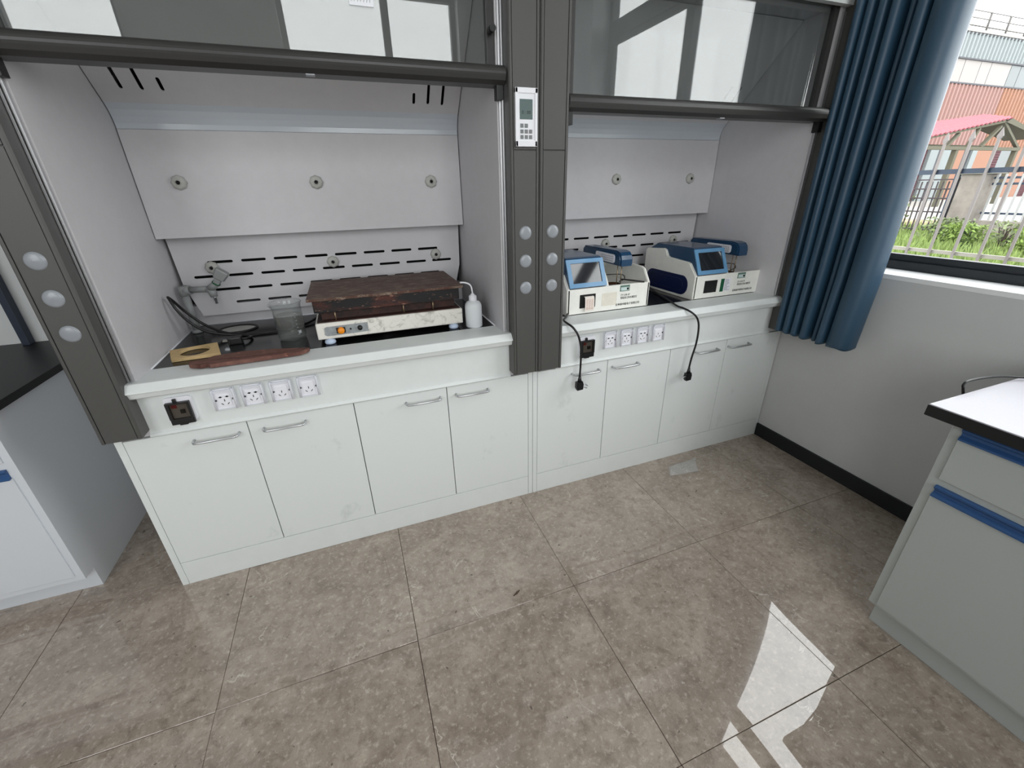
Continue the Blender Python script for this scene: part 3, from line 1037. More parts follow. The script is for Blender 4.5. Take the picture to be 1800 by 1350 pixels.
# ------------------------------------------------------------------ wash bottle
wbt = thing('wash_bottle', (1.286, 0.142, 0.860), 'translucent white wash bottle with bent spout at right end of hot plate', 'bottle')
c = (1.286, 0.142, 0.8605)
obj('bottle_body', lathe(B(), [(0.001, 0.0), (0.033, 0.0), (0.0355, 0.004), (0.0357, 0.088), (0.033, 0.100), (0.026, 0.108), (0.0145, 0.113), (0.0145, 0.122)], c, 'z', 32), M['pe'], wbt)
obj('screw_cap', lathe(B(), [(0.0165, 0.113), (0.0170, 0.116), (0.0165, 0.132), (0.010, 0.136), (0.0035, 0.144)], c, 'z', 28, True), M['panelwhite'], wbt)
obj('spout', tube(B(), smooth_path([(1.286, 0.142, 0.998), (1.284, 0.142, 1.022), (1.278, 0.142, 1.038), (1.264, 0.144, 1.047), (1.250, 0.147, 1.050), (1.238, 0.150, 1.0505)], 5), 0.0034, 10), M['panelwhite'], wbt)

# ------------------------------------------------------------------ pale board with oval hole, red-brown plank
def holed_board():
    A, Bc, C, D = Vector((0.141, 0.276)), Vector((0.288, 0.314)), Vector((0.328, 0.170)), Vector((0.178, 0.160))
    cen = (A + Bc + C + D) / 4
    ux = (Bc - A).normalized(); uy = Vector((-ux.y, ux.x))
    cen = Vector((0.231, 0.236))
    hole = [tuple(cen + ux * 0.050 * math.cos(t) + uy * 0.058 * math.sin(t)) for t in [2 * PI * k / 24 for k in range(24)]]
    o = plate_with_holes('pierced_board', M['woodblock'], [tuple(p) for p in (A, Bc, C, D)], [hole], lambda x, y, z: Vector((x, y, 0.8672 + z)), 0.012, None)
    tag(o, 'pale fibre board square with a round hole, lying in the left corner of the hood', 'board')


holed_board()
pk = [(0.253, 0.082), (0.298, 0.088), (0.322, 0.112), (0.409, 0.126), (0.520, 0.106), (0.636, 0.068), (0.628, 0.052), (0.605, 0.034), (0.45, 0.026), (0.33, 0.022), (0.318, 0.034), (0.300, 0.030), (0.262, 0.050), (0.268, 0.066)]
o = obj('wooden_plank', prism(B(), pk, 'z', 0.8675, 0.882, bev=0.0015), M['redwood'])
tag(o, 'tapered red-brown wooden plank lying along the front lip', 'plank')
o.location.z = 0.8675


# ------------------------------------------------------------------ benchtop instruments
def instrument(ox, oy, label, first):
    Z = 0.8605
    t = thing('instrument', (ox + 0.22, oy + 0.2, Z), label, 'instrument', 'blue-topped white benchtop instruments')
    W = 0.445
    P_ = lambda x, y, z: (ox + x, oy + y, Z + z)
    side = [(0, 0.006), (0.006, 0), (0.405, 0), (0.412, 0.006), (0.412, 0.205), (0.400, 0.216), (0.262, 0.228), (0.246, 0.222), (0.226, 0.193), (0.21, 0.188), (0.07, 0.181), (0.052, 0.176), (0.002, 0.121), (0, 0.116)]
    bm = B()
    prism(bm, [(oy + a, Z + b) for a, b in side], 'x', ox, ox + 0.016, bev=0.003)
    body = obj('housing', bm, M['frost'], t)
    bm = B()
    box(bm, ox + 0.004, ox + W - 0.002, oy, oy + 0.014, Z + 0.004, Z + 0.1195, bev=0.003)
    box(bm, ox + 0.004, ox + W - 0.004, oy + 0.012, oy + 0.408, Z + 0.001, Z + 0.095)
    box(bm, ox + 0.20, ox + W - 0.004, oy + 0.396, oy + 0.410, Z + 0.09, Z + 0.185, bev=0.003)
    obj('front_wall', bm, M['frost'], body)
    rs = [(0, 0.005), (0.405, 0), (0.41, 0.18), (0.15, 0.186), (0.062, 0.183), (0.042, 0.176), (0.002, 0.122), (0, 0.118)]
    obj('right_wall', prism(B(), [(oy + a, Z + b) for a, b in rs], 'x', ox + W - 0.014, ox + W, bev=0.003), M['frost'], body)
    ds = [(0.002, 0.10), (0.39, 0.10), (0.39, 0.20), (0.10, 0.20), (0.05, 0.180), (0.025, 0.150), (0.008, 0.122)]
    obj('divider', prism(B(), [(oy + a, Z + b) for a, b in ds], 'x', ox + 0.200, ox + 0.222, bev=0.004), M['frost'], body)
    # blue hood with the slanted screen
    hs = [(-0.001, 0.124), (0.004, 0.122), (0.05, 0.140), (0.20, 0.16), (0.30, 0.19), (0.385, 0.20), (0.385, 0.220), (0.335, 0.247), (0.075, 0.2495), (0.060, 0.246), (0.054, 0.240)]
    hood = obj('blue_hood', prism(B(), [(oy + a, Z + b) for a, b in hs], 'x', ox + 0.014, ox + 0.199, bev=0.003), M['blue'], t)
    # bezel on the slanted face
    a = Vector(P_(0, -0.001, 0.124)); b = Vector(P_(0, 0.0535, 0.2405))
    up = (b - a).normalized(); ln = (b - a).length
    nn = Vector((0, -up.z, up.y))
    def slab(x0, x1, v0, v1, d0, d1, bm):
        vs = []
        for d in (d0, d1):
            for x, v in ((x0, v0), (x1, v0), (x1, v1), (x0, v1)):
                q = a + up * v + nn * d
                vs.append(bm.verts.new((ox + x, q.y, q.z)))
        for f in ((3, 2, 1, 0), (4, 5, 6, 7), (0, 1, 5, 4), (1, 2, 6, 5), (2, 3, 7, 6), (3, 0, 4, 7)):
            bm.faces.new([vs[i] for i in f])
        return bm
    bm = B()
    slab(0.012, 0.201, 0.0, 0.020, 0.0, 0.006, bm)
    slab(0.012, 0.201, ln - 0.018, ln, 0.0, 0.006, bm)
    slab(0.012, 0.032, 0.020, ln - 0.018, 0.0, 0.006, bm)
    slab(0.181, 0.201, 0.020, ln - 0.018, 0.0, 0.006, bm)
    bmesh.ops.recalc_face_normals(bm, faces=bm.faces[:])
    obj('bezel', bm, M['lblue'], hood)
    bm = slab(0.030, 0.183, 0.018, ln - 0.016, 0.0, 0.0025, B())
    bmesh.ops.recalc_face_normals(bm, faces=bm.faces[:])
    obj('screen', bm, M['screen'], hood)
    # swing arm above the tray
    am = [(0.042, 0.194), (0.385, 0.196), (0.400, 0.205), (0.400, 0.242), (0.385, 0.256), (0.090, 0.262), (0.062, 0.256), (0.048, 0.242), (0.042, 0.224)]
    arm = obj('swing_arm', prism(B(), [(oy + p, Z + q) for p, q in am], 'x', ox + 0.296, ox + 0.366, bev=0.007), M['blue'], t)
    bm = B()
    prism(bm, [(oy + p, Z + q) for p, q in rounded(0.090, 0.262, 0.203, 0.243, 0.012)], 'x', ox + 0.2935, ox + 0.2965)
    gp = obj('perforated_plate', bm, M['socket'], arm)
    bm = B()
    for r in range(3):
        for c_ in range(9):
            cyl(bm, (ox + 0.2928, oy + 0.108 + c_ * 0.012, Z + 0.212 + r * 0.010), 'x', 0.0024, 0.0012, 8)
    obj('vent_dots', bm, M['key'], arm)
    obj('arm_post', cyl(B(), P_(0.331, 0.36, 0.094), 'z', 0.020, 0.105, 18), M['blackp'], t)
    for dx, dy in ((0.312, 0.085), (0.330, 0.078)):
        obj('probe', cyl(B(), P_(dx, dy, 0.100), 'z', 0.0024, 0.098, 8), M['needle'], t)
    bm = B()
    lathe(bm, [(0.001, 0.0), (0.034, 0.0), (0.036, 0.010), (0.034, 0.010), (0.031, 0.003), (0.001, 0.003)], P_(0.305, 0.10, 0.0955), 'z', 28)
    obj('sample_dish', bm, M['oil'], t)
    bm = B()
    tube(bm, smooth_path([P_(0.29, 0.15, 0.140), P_(0.345, 0.14, 0.140), P_(0.375, 0.125, 0.136), P_(0.378, 0.115, 0.118), P_(0.345, 0.11, 0.110)], 5), 0.0022, 8)
    obj('wire_holder', bm, M['blackp'], t)
    obj('side_block', box(B(), ox + 0.235, ox + 0.262, oy + 0.10, oy + 0.15, Z + 0.095, Z + 0.155, bev=0.003), M['blue'], t)
    # navy stadium panel on the left flank
    bm = prism(B(), [(oy + p, Z + q) for p, q in rounded(0.045, 0.375, 0.014, 0.112, 0.046, 8)], 'x', ox - 0.0035, ox + 0.001)
    sp = obj('side_panel', bm, M['navy'], t)
    bm = B()
    ring = [(ox - 0.004, oy + p, Z + q) for p, q in rounded(0.080, 0.345, 0.032, 0.094, 0.030, 6)]
    tube(bm, ring + [ring[0]], 0.0012, 6)
    obj('panel_groove', bm, M['navy'], sp)
    # front face details
    yf = oy - 0.0006
    def patch(name, x0, x1, z0, z1, m, par=t, d=0.001):
        return obj(name, box(B(), ox + x0, ox + x1, yf - d, yf + 0.001, Z + z0, Z + z1), m, par)
    sl = patch('printer_slot', 0.066, 0.147, 0.030, 0.092, M['hole'])
    if first:
        bm = B()
        q = [(-0.003, 0.083), (-0.010, 0.080), (-0.013, 0.065), (-0.014, 0.035), (-0.010, 0.017)]
        vs = [[bm.verts.new(P_(x, y, z)) for y, z in q] for x in (0.087, 0.135)]
        for i in range(4):
            bm.faces.new((vs[0][i], vs[1][i], vs[1][i + 1], vs[0][i + 1]))
        pp = obj('paper_slip', bm, M['paper'], t)
        md = pp.modifiers.new('t', 'SOLIDIFY'); md.thickness = 0.0005
        bm = B()
        for r in range(8):
            for c_ in range(3):
                z = 0.070 - r * 0.006
                x = 0.093 + c_ * 0.013
                box(bm, ox + x, ox + x + 0.009, oy - 0.0150, oy - 0.0142, Z + z - 0.002, Z + z)
        obj('receipt_print', bm, M['printp'], pp)
        patch('worn_label', 0.183, 0.262, 0.028, 0.088, M['worn'], d=0.0004)
        tool = tube(B(), [P_(0.330, 0.075, 0.128), P_(0.360, 0.030, 0.128), P_(0.405, -0.008, 0.1235)], [0.003, 0.0035, 0.004], 8)
        obj('black_probe', tool, M['blackp'], t)
    else:
        patch('green_label', 0.172, 0.193, 0.028, 0.094, M['green'])
        lb = patch('white_label', 0.193, 0.236, 0.028, 0.094, M['socket'])
        bm = B()
        rz = random.Random(3)
        for r in range(11):
            w = rz.uniform(0.018, 0.036)
            box(bm, ox + 0.197, ox + 0.197 + w, yf - 0.0018, yf - 0.0009, Z + 0.087 - r * 0.0053, Z + 0.0885 - r * 0.0053)
        obj('label_lines', bm, M['key'], lb)
        patch('slot_cover', 0.068, 0.145, 0.032, 0.090, M['blackp'], d=0.002)
    st = patch('sticker', 0.278, 0.330, 0.088, 0.118 - 0.002, M['teal'])
    bm = B()
    box(bm, ox + 0.282, ox + 0.326, yf - 0.0016, yf - 0.0009, Z + 0.091, Z + 0.107)
    obj('sticker_print', bm, M['lteal'], st)
    obj('sticker_mark', box(B(), ox + 0.314, ox + 0.324, yf - 0.0022, yf - 0.0015, Z + 0.094, Z + 0.104), M['hole'], st)
    obj('brand_plate', box(B(), ox + 0.262, ox + 0.392, yf - 0.0003, yf + 0.001, Z + 0.036, Z + 0.084), M['frost'], t)
    text('model_text', 'ZY-LSB-3P', 0.0115, M['ink'], t, face_front(ox + 0.283, yf - 0.0009, Z + 0.070), 'LEFT')
    text('title_text', '智能进口风水测定仪', 0.0125, M['ink'], t, face_front(ox + 0.283, yf - 0.0009, Z + 0.056), 'LEFT', 0.82)
    text('maker_text', '吉林省中智电子有限公司', 0.0125, M['ink'], t, face_front(ox + 0.258, yf - 0.0009, Z + 0.026), 'LEFT', 0.98)
    return t


in1 = instrument(1.714, 0.110, 'white and blue instrument nearest the centre column, with a paper slip hanging from its slot', True)
in2 = instrument(2.430, 0.110, 'white and blue instrument beside the blue curtain, with a green label on its front', False)


def hanging_cord(t, pts, plug_at, pin_dir):
    cdo = obj('power_cord', tube(B(), smooth_path(pts, 7), 0.0046, 8), M['blackp'], t)
    p = Vector(plug_at)
    s = pin_dir[0]
    bm = B()
    tube(bm, [p + Vector((0, 0, 0.045)), p + Vector((0, 0, 0.018))], [0.0055, 0.010], 10)
    prof = [(p.x - 0.017, p.z + 0.018), (p.x + 0.012, p.z + 0.020), (p.x + 0.017, p.z + 0.005), (p.x + 0.015, p.z - 0.020), (p.x - 0.013, p.z - 0.022), (p.x - 0.018, p.z - 0.010)]
    prism(bm, prof, 'y', p.y - 0.012, p.y + 0.012, bev=0.003)
    obj('plug', bm, M['blackp'], cdo)
    for dy, dz in ((-0.006, 0.004), (0.006, 0.004), (0.0, -0.010)):
        q = p + Vector((s * 0.013, dy, dz))
        e = q + Vector((s * 0.026, -0.002, pin_dir[1] * 0.016))
        obj('pin', tube(B(), [q, e], 0.0022, 6), M['chrome'], cdo)


hanging_cord(in1, [(1.75, 0.16, 0.870), (1.700, 0.08, 0.872), (1.655, 0.02, 0.8745), (1.648, -0.020, 0.874), (1.660, -0.055, 0.862), (1.678, -0.070, 0.830), (1.694, -0.068, 0.780), (1.704, -0.058, 0.720), (1.7075, -0.052, 0.660), (1.706, -0.052, 0.620)],
             (1.706, -0.054, 0.585), (1, -0.6))
hanging_cord(in2, [(2.455, 0.50, 0.868), (2.395, 0.40, 0.868), (2.345, 0.25, 0.868), (2.300, 0.12, 0.869), (2.262, 0.02, 0.871), (2.262, -0.020, 0.8705), (2.278, -0.060, 0.858), (2.305, -0.072, 0.830), (2.330, -0.066, 0.780), (2.338, -0.060, 0.700), (2.328, -0.056, 0.620), (2.322, -0.056, 0.560)],
             (2.322, -0.058, 0.525), (-1, -0.1))

# note taped to the left sash pane
o = obj('paper_note', box(B(), 0.945, 1.012, 0.0155, 0.0165, 1.876, 1.925), M['socket'])
tag(o, 'small white handwritten paper note stuck high on the left sash pane', 'note')
bm = B()
rz = random.Random(2)
for k in range(7):
    x = 0.951 + k * 0.0085
    tube(bm, [(x, 0.0150, 1.885), (x + rz.uniform(-.002, .004), 0.0150, 1.892), (x + rz.uniform(0, .005), 0.0150, 1.900)], 0.0005, 4)
obj('handwriting', bm, M['key'], o)

# ================================================================== CURTAIN
def curtain():
    # plan of the folds, y from the hood towards the window, x across
    folds = [(-0.070, 2.836), (-0.084, 2.826), (-0.100, 2.840), (-0.104, 2.930), (-0.111, 2.930), (-0.114, 2.842), (-0.128, 2.828), (-0.142, 2.842), (-0.146, 2.930), (-0.153, 2.930), (-0.156, 2.846), (-0.172, 2.832), (-0.188, 2.846),
             (-0.191, 2.930), (-0.198, 2.930), (-0.201, 2.850), (-0.218, 2.832), (-0.236, 2.848), (-0.240, 2.930), (-0.249, 2.925), (-0.252, 2.870), (-0.264, 2.858), (-0.275, 2.872), (-0.278, 2.930), (-0.285, 2.930), (-0.288, 2.850),
             (-0.306, 2.832), (-0.326, 2.846), (-0.329, 2.930), (-0.336, 2.930), (-0.339, 2.852), (-0.352, 2.838), (-0.376, 2.830), (-0.398, 2.835), (-0.414, 2.846), (-0.426, 2.866), (-0.431, 2.895), (-0.426, 2.925), (-0.400, 2.945)]
    path = smooth_path([(x, y, 0) for y, x in folds], 4)
    zs = [0.703, 0.712, 0.75, 0.85, 1.0, 1.3, 1.7, 2.1, 2.5, 2.9, 3.12]
    bm = B()
    rows = []
    for z in zs:
        row = []
        for i, p in enumerate(path):
            s = i / (len(path) - 1)
            wob = 0.004 * math.sin(z * 2.3 + i * 0.11) + 0.003 * math.sin(z * 5 + i * 0.2)
            dz = 0.004 * math.sin(i * 0.35) if z < 0.71 else 0
            yy = p.y + wob * 0.6
            if z < 1.0:
                yy += (1.0 - z) * 0.06 * s * 0.6
            row.append(bm.verts.new((p.x + wob, min(yy, -0.068), z + dz)))
        rows.append(row)
    for a, b in zip(rows, rows[1:]):
        for k in range(len(a) - 1):
            f = bm.faces.new((a[k], a[k + 1], b[k + 1], b[k])); f.smooth = True
    o = obj('curtain', bm, M['curtain'])
    md = o.modifiers.new('cloth', 'SOLIDIFY'); md.thickness = 0.0018
    tag(o, 'dusty blue curtain gathered in vertical folds beside the window', 'curtain')


curtain()
o = obj('curtain_rail', cyl(B(), (2.88, -2.3, 3.135), 'y', 0.012, 2.25, 16), M['alu'])
tag(o, 'straight curtain rail above the window, out of the photo', 'rail')
bm = B()
for y in (-0.1, -2.25):
    box(bm, 2.88, 2.99, y - 0.01, y + 0.01, 3.128, 3.142)
obj('bracket', bm, M['alu'], o)

# ================================================================== RIGHT BENCH
rb = thing('lab_bench', (2.65, -2.3, 0.0), 'pale grey laboratory bench under the window with white top and black edge', 'bench')
BY0 = -1.052
bm = B()
obj('bench_body', box(B(), 2.302, 2.970, -3.45, BY0, 0.092, 0.798, bev=0.002), M['bench'], rb)
obj('plinth', box(B(), 2.330, 2.955, -3.44, BY0 - 0.012, 0.0, 0.0925, bev=0.002), M['bench'], rb)
obj('bench_top', box(B(), 2.268, 2.985, -3.46, -0.998, 0.798, 0.8295, bev=0.002), M['blackedge'], rb)
obj('top_laminate', box(B(), 2.2695, 2.9845, -3.458, -1.0, 0.8290, 0.8325, bev=0.0006, seg=1), M['benchtop'], rb)
y = BY0 - 0.022
k = 0
while y > -2.95:
    y1 = y - 0.50
    for nm, z0, z1 in (('drawer', 0.6225, 0.7570), ('door', 0.1040, 0.5680)):
        d = obj(nm, box(B(), 2.296, 2.303, y1 + 0.002, y - 0.002, z0, z1, bev=0.0012, seg=1), M['bench'], rb)
        prof = [(2.3025, z1 + 0.034), (2.2935, z1 + 0.034), (2.2900, z1 + 0.030), (2.2915, z1 + 0.024), (2.2990, z1 + 0.018), (2.2990, z1 + 0.010), (2.2900, z1 + 0.003), (2.2895, z1 - 0.002), (2.3025, z1 - 0.002)]
        obj('pull', prism(B(), prof, 'y', y1 + 0.004, y - 0.004), M['bluepull'], d)
    y = y1 - 0.024
    k += 1
o = obj('cable', tube(B(), smooth_path([(2.52, -0.985, 0.72), (2.485, -0.985, 0.79), (2.452, -0.985, 0.838), (2.444, -0.985, 0.852), (2.464, -0.985, 0.861), (2.545, -0.986, 0.857), (2.641, -0.990, 0.846), (2.700, -1.01, 0.841), (2.80, -1.06, 0.8375), (2.93, -1.15, 0.8375)], 7), 0.0036, 8), M['blackp'])
tag(o, 'thin black cable looping over the far edge of the right-hand bench', 'cable')

# ================================================================== LEFT BENCH
lb = thing('lab_bench', (-1.2, 0.45, 0.0), 'pale laboratory bench with a black top, left of the hoods', 'bench')
LX = -0.302
obj('bench_body', box(B(), -2.20, LX, 0.070, 0.80, 0.0925, 0.795, bev=0.0015), M['benchl'], lb)
obj('plinth', box(B(), -2.19, LX - 0.0005, 0.128, 0.79, 0.0, 0.0927), M['benchl'], lb)
obj('bench_top', box(B(), -2.22, -0.280, 0.040, 0.845, 0.795, 0.822, bev=0.002), M['blackedge'], lb)
x = LX - 0.021
for k in range(3):
    x0 = x - 0.55
    for nm, z0, z1 in (('drawer', 0.6270, 0.7500), ('door', 0.1170, 0.5660)):
        d = obj(nm, box(B(), x0 + 0.002, x - 0.002, 0.064, 0.071, z0, z1, bev=0.0012, seg=1), M['benchl'], lb)
        prof = [(0.0705, z1 + 0.036), (0.0615, z1 + 0.036), (0.0580, z1 + 0.032), (0.0600, z1 + 0.026), (0.0670, z1 + 0.020), (0.0670, z1 + 0.012), (0.0580, z1 + 0.004), (0.0575, z1 - 0.001), (0.0705, z1 - 0.001)]
        obj('pull', prism(B(), prof, 'x', x0 + 0.004, x - 0.006), M['bluepull'], d)
    x = x0 - 0.02
rk = thing('reagent_rack', (-1.2, 0.80, 0.822), 'dark navy upright of a reagent rack standing on the left bench', 'rack')
for xx in (-0.560, -1.9):
    obj('post', box(B(), xx, xx + 0.026, 0.800, 0.838, 0.822, 1.75, bev=0.002), M['navyrack'], rk)
for zz in (1.45, 1.74):
    obj('shelf', box(B(), -1.9, -0.534, 0.66, 0.835, zz, zz + 0.02, bev=0.002), M['navyrack'], rk)

# ================================================================== PLASTIC BAG AND SCRAPS ON THE FLOOR
def plastic_bag():
    # crumpled clear bag: two film layers, real corners
    C = [Vector((2.225, -0.150)), Vector((2.392, -0.172)), Vector((2.455, -0.078)), Vector((2.275, -0.080))]
    bm = B()
    nx, ny = 26, 16
    rz = random.Random(11)
    ph = [(rz.uniform(6, 40), rz.uniform(6, 40), rz.uniform(0, 6)) for _ in range(7)]
    grids = []
    for s in (0, 1):
        g = []
        for j in range(ny + 1):
            row = []
            for i in range(nx + 1):
                u, v = i / nx, j / ny
                p = C[0] * (1 - u) * (1 - v) + C[1] * u * (1 - v) + C[2] * u * v + C[3] * (1 - u) * v
                e = (4 * u * (1 - u)) ** 0.5 * (4 * v * (1 - v)) ** 0.5
                cr = sum(abs(math.sin(a * u + b * v + c)) for a, b, c in ph) / 7
                z = 0.0012 + s * (0.002 + e * 0.016 * (0.3 + cr))
                if u > 0.85 and v > 0.8:
                    z += 0.010 * s
                row.append(bm.verts.new((p.x, p.y, z)))
            g.append(row)
        grids.append(g)
    for g in grids:
        for j in range(ny):
            for i in range(nx):
                bm.faces.new((g[j][i], g[j][i + 1], g[j + 1][i + 1], g[j + 1][i]))
    o = obj('plastic_bag', bm, M['bag'])
    tag(o, 'small crumpled clear plastic bag on the floor below the right hood', 'bag')


plastic_bag()
scr = [(1.213, -0.519, 0.016, 'dark brown twig-like scrap on the tiles in the middle of the floor'), (2.265, -0.300, 0.008, 'dark crumb on the floor in front of the clear plastic bag, nearer the bag'), (2.205, -0.315, 0.006, 'dark crumb on the floor in front of the clear plastic bag, farther left'),
       (-0.17, -0.10, 0.006, 'dark crumb on the floor in front of the left hood base corner')]
for x, y, s, lab in scr:
    bm = B()
    tube(bm, [(x - s, y - s * 0.3, 0.003), (x, y, 0.005), (x + s * 0.9, y + s * 0.6, 0.003)], [s * 0.10, s * 0.22, s * 0.12], 6)
    tube(bm, [(x, y, 0.005), (x + s * 0.2, y + s * 0.6, 0.003)], [s * 0.2, s * 0.08], 6)
    tag(obj('scrap', bm, M['oil']), lab, 'scrap')

# ================================================================== OUTSIDE
K = 0.24           # dims outdoor colours below their own tone so the sky does not overexpose them
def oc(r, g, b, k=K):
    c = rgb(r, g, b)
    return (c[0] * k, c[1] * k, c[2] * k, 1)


OUT = dict(
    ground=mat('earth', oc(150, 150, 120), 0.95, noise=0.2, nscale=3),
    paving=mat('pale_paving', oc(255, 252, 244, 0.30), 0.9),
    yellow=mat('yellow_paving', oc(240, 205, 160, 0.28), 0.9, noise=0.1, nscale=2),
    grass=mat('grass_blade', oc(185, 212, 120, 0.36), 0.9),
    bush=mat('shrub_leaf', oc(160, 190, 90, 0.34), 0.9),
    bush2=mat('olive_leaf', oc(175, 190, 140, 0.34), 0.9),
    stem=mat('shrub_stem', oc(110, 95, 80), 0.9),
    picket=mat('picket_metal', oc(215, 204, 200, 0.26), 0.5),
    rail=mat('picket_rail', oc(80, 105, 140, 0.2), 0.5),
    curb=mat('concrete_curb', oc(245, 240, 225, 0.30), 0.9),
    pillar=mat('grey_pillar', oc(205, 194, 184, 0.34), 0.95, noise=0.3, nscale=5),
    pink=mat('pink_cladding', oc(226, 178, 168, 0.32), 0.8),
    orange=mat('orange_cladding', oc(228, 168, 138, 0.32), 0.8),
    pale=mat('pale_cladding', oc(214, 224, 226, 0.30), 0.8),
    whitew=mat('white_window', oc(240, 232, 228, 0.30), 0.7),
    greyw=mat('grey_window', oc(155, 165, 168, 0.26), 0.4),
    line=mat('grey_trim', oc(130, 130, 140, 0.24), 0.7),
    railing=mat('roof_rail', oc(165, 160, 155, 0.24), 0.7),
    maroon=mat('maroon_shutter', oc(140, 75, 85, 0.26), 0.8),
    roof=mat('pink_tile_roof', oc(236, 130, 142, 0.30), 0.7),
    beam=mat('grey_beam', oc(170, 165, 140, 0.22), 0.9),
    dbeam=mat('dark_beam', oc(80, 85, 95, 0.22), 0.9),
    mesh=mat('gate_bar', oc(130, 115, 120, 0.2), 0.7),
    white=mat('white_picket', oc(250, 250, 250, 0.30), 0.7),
)
GZ = 0.35
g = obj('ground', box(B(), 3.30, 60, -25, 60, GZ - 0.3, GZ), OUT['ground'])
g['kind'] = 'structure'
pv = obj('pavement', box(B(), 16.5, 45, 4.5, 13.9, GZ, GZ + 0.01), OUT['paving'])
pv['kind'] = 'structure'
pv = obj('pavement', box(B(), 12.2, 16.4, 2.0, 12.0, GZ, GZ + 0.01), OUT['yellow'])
pv['kind'] = 'structure'
# low curb with the picket fence on it
fe = thing('picket_fence', (5.0, -0.6, GZ), 'grey picket fence with spear tips on a low curb just outside the window', 'fence')
obj('curb', box(B(), 4.90, 5.10, -6.0, 5.0, GZ, 0.85, bev=0.01), OUT['curb'], fe)
y = 0.75 - 0.1465 * 28
k = 0
while y < 2.2:
    bm = B()
    box(bm, 4.994, 5.006, y - 0.0075, y + 0.0075, 0.86, 1.63)
    vs = [bm.verts.new(p) for p in ((4.994, y - 0.0075, 1.63), (5.006, y - 0.0075, 1.63), (5.006, y + 0.0075, 1.63), (4.994, y + 0.0075, 1.63))]
    t1 = [bm.verts.new(p) for p in ((4.994, y - 0.017, 1.650), (5.006, y - 0.017, 1.650), (5.006, y + 0.017, 1.650), (4.994, y + 0.017, 1.650))]
    tp = bm.verts.new((5.0, y, 1.705))
    for i in range(4):
        bm.faces.new((vs[i], vs[(i + 1) % 4], t1[(i + 1) % 4], t1[i]))
        bm.faces.new((t1[i], t1[(i + 1) % 4], tp))
    obj('picket', bm, OUT['picket'], fe)
    y += 0.1465
    k += 1
obj('top_rail', box(B(), 5.013, 5.035, -6.0, 5.0, 1.430, 1.462), OUT['rail'], fe)
obj('bottom_rail', box(B(), 5.013, 5.035, -6.0, 5.0, 0.885, 0.91), OUT['curb'], fe)


# grass and shrubs
def blades(bm, n, fx, fy, h0, h1, w, rs, z=GZ):
    for _ in range(n):
        x, y = fx(), fy()
        h = rs.uniform(h0, h1)
        a = rs.uniform(0, PI)
        dx, dy = w * math.cos(a), w * math.sin(a)
        lx, ly = rs.uniform(-.4, .4) * h, rs.uniform(-.4, .4) * h
        bm.faces.new([bm.verts.new((x - dx, y - dy, z)), bm.verts.new((x + dx, y + dy, z)), bm.verts.new((x + lx, y + ly, z + h))])


rs = random.Random(4)
bm = B()
def gx():
    return 5.3 + 7.5 * rs.random() ** 0.8
gl_ = []
for _ in range(14000):
    x = gx()
    yc = -1.57 + (x - 0.83) * 0.46
    y = rs.uniform(yc - 0.16 * (x - 0.8) - 1.2, yc + 0.14 * (x - 0.8) + 0.8)
    h = rs.uniform(0.06, 0.16) * (0.7 + x / 14)
    a = rs.uniform(0, PI)
    w = 0.012 + 0.0012 * x
    dx, dy = w * math.cos(a), w * math.sin(a)
    lx, ly = rs.uniform(-.4, .4) * h, rs.uniform(-.4, .4) * h
    bm.faces.new([bm.verts.new((x - dx, y - dy, GZ)), bm.verts.new((x + dx, y + dy, GZ)), bm.verts.new((x + lx, y + ly, GZ + h))])
tag(obj('grass', bm, OUT['grass']), 'bright green grass growing behind the picket fence', 'grass', kind='stuff')


def shrub(x, y, w, h, n, m, label, stems=5, name='shrub'):
    t = thing(name, (x, y, GZ), label, 'shrub')
    bm = B()
    rz = random.Random(int(x * 100 + y * 10))
    for _ in range(n):
        a, b, c = rz.gauss(0, 0.42), rz.gauss(0, 0.42), rz.betavariate(2, 1.4)
        p = Vector((x + a * w, y + b * w, GZ + 0.05 + c * h))
        s = rz.uniform(0.02, 0.045)
        u = Vector((rz.gauss(0, 1), rz.gauss(0, 1), rz.gauss(0, 1))).normalized() * s
        v = Vector((rz.gauss(0, 1), rz.gauss(0, 1), rz.gauss(0, 1))).normalized() * s * 0.5
        bm.faces.new([bm.verts.new(p - u), bm.verts.new(p + v), bm.verts.new(p + u), bm.verts.new(p - v)])
    f = obj('foliage', bm, m, t)
    f['kind'] = 'stuff'
    bm = B()
    for _ in range(stems):
        a, b = rz.uniform(-.4, .4) * w, rz.uniform(-.4, .4) * w
        tube(bm, [(x, y, GZ), (x + a * 0.5, y + b * 0.5, GZ + h * 0.5), (x + a, y + b, GZ + h * 0.9)], [0.02, 0.014, 0.006], 5)
    obj('stems', bm, OUT['stem'], t)


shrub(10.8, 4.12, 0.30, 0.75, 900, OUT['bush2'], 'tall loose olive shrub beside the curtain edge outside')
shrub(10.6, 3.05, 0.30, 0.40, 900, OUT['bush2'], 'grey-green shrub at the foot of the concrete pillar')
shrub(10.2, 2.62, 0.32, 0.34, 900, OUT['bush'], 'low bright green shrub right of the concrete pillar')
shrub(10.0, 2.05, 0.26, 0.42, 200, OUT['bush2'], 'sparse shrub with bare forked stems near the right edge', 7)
shrub(9.6, 1.55, 0.30, 0.36, 700, OUT['bush'], 'bushy shrub at the right edge of the view')

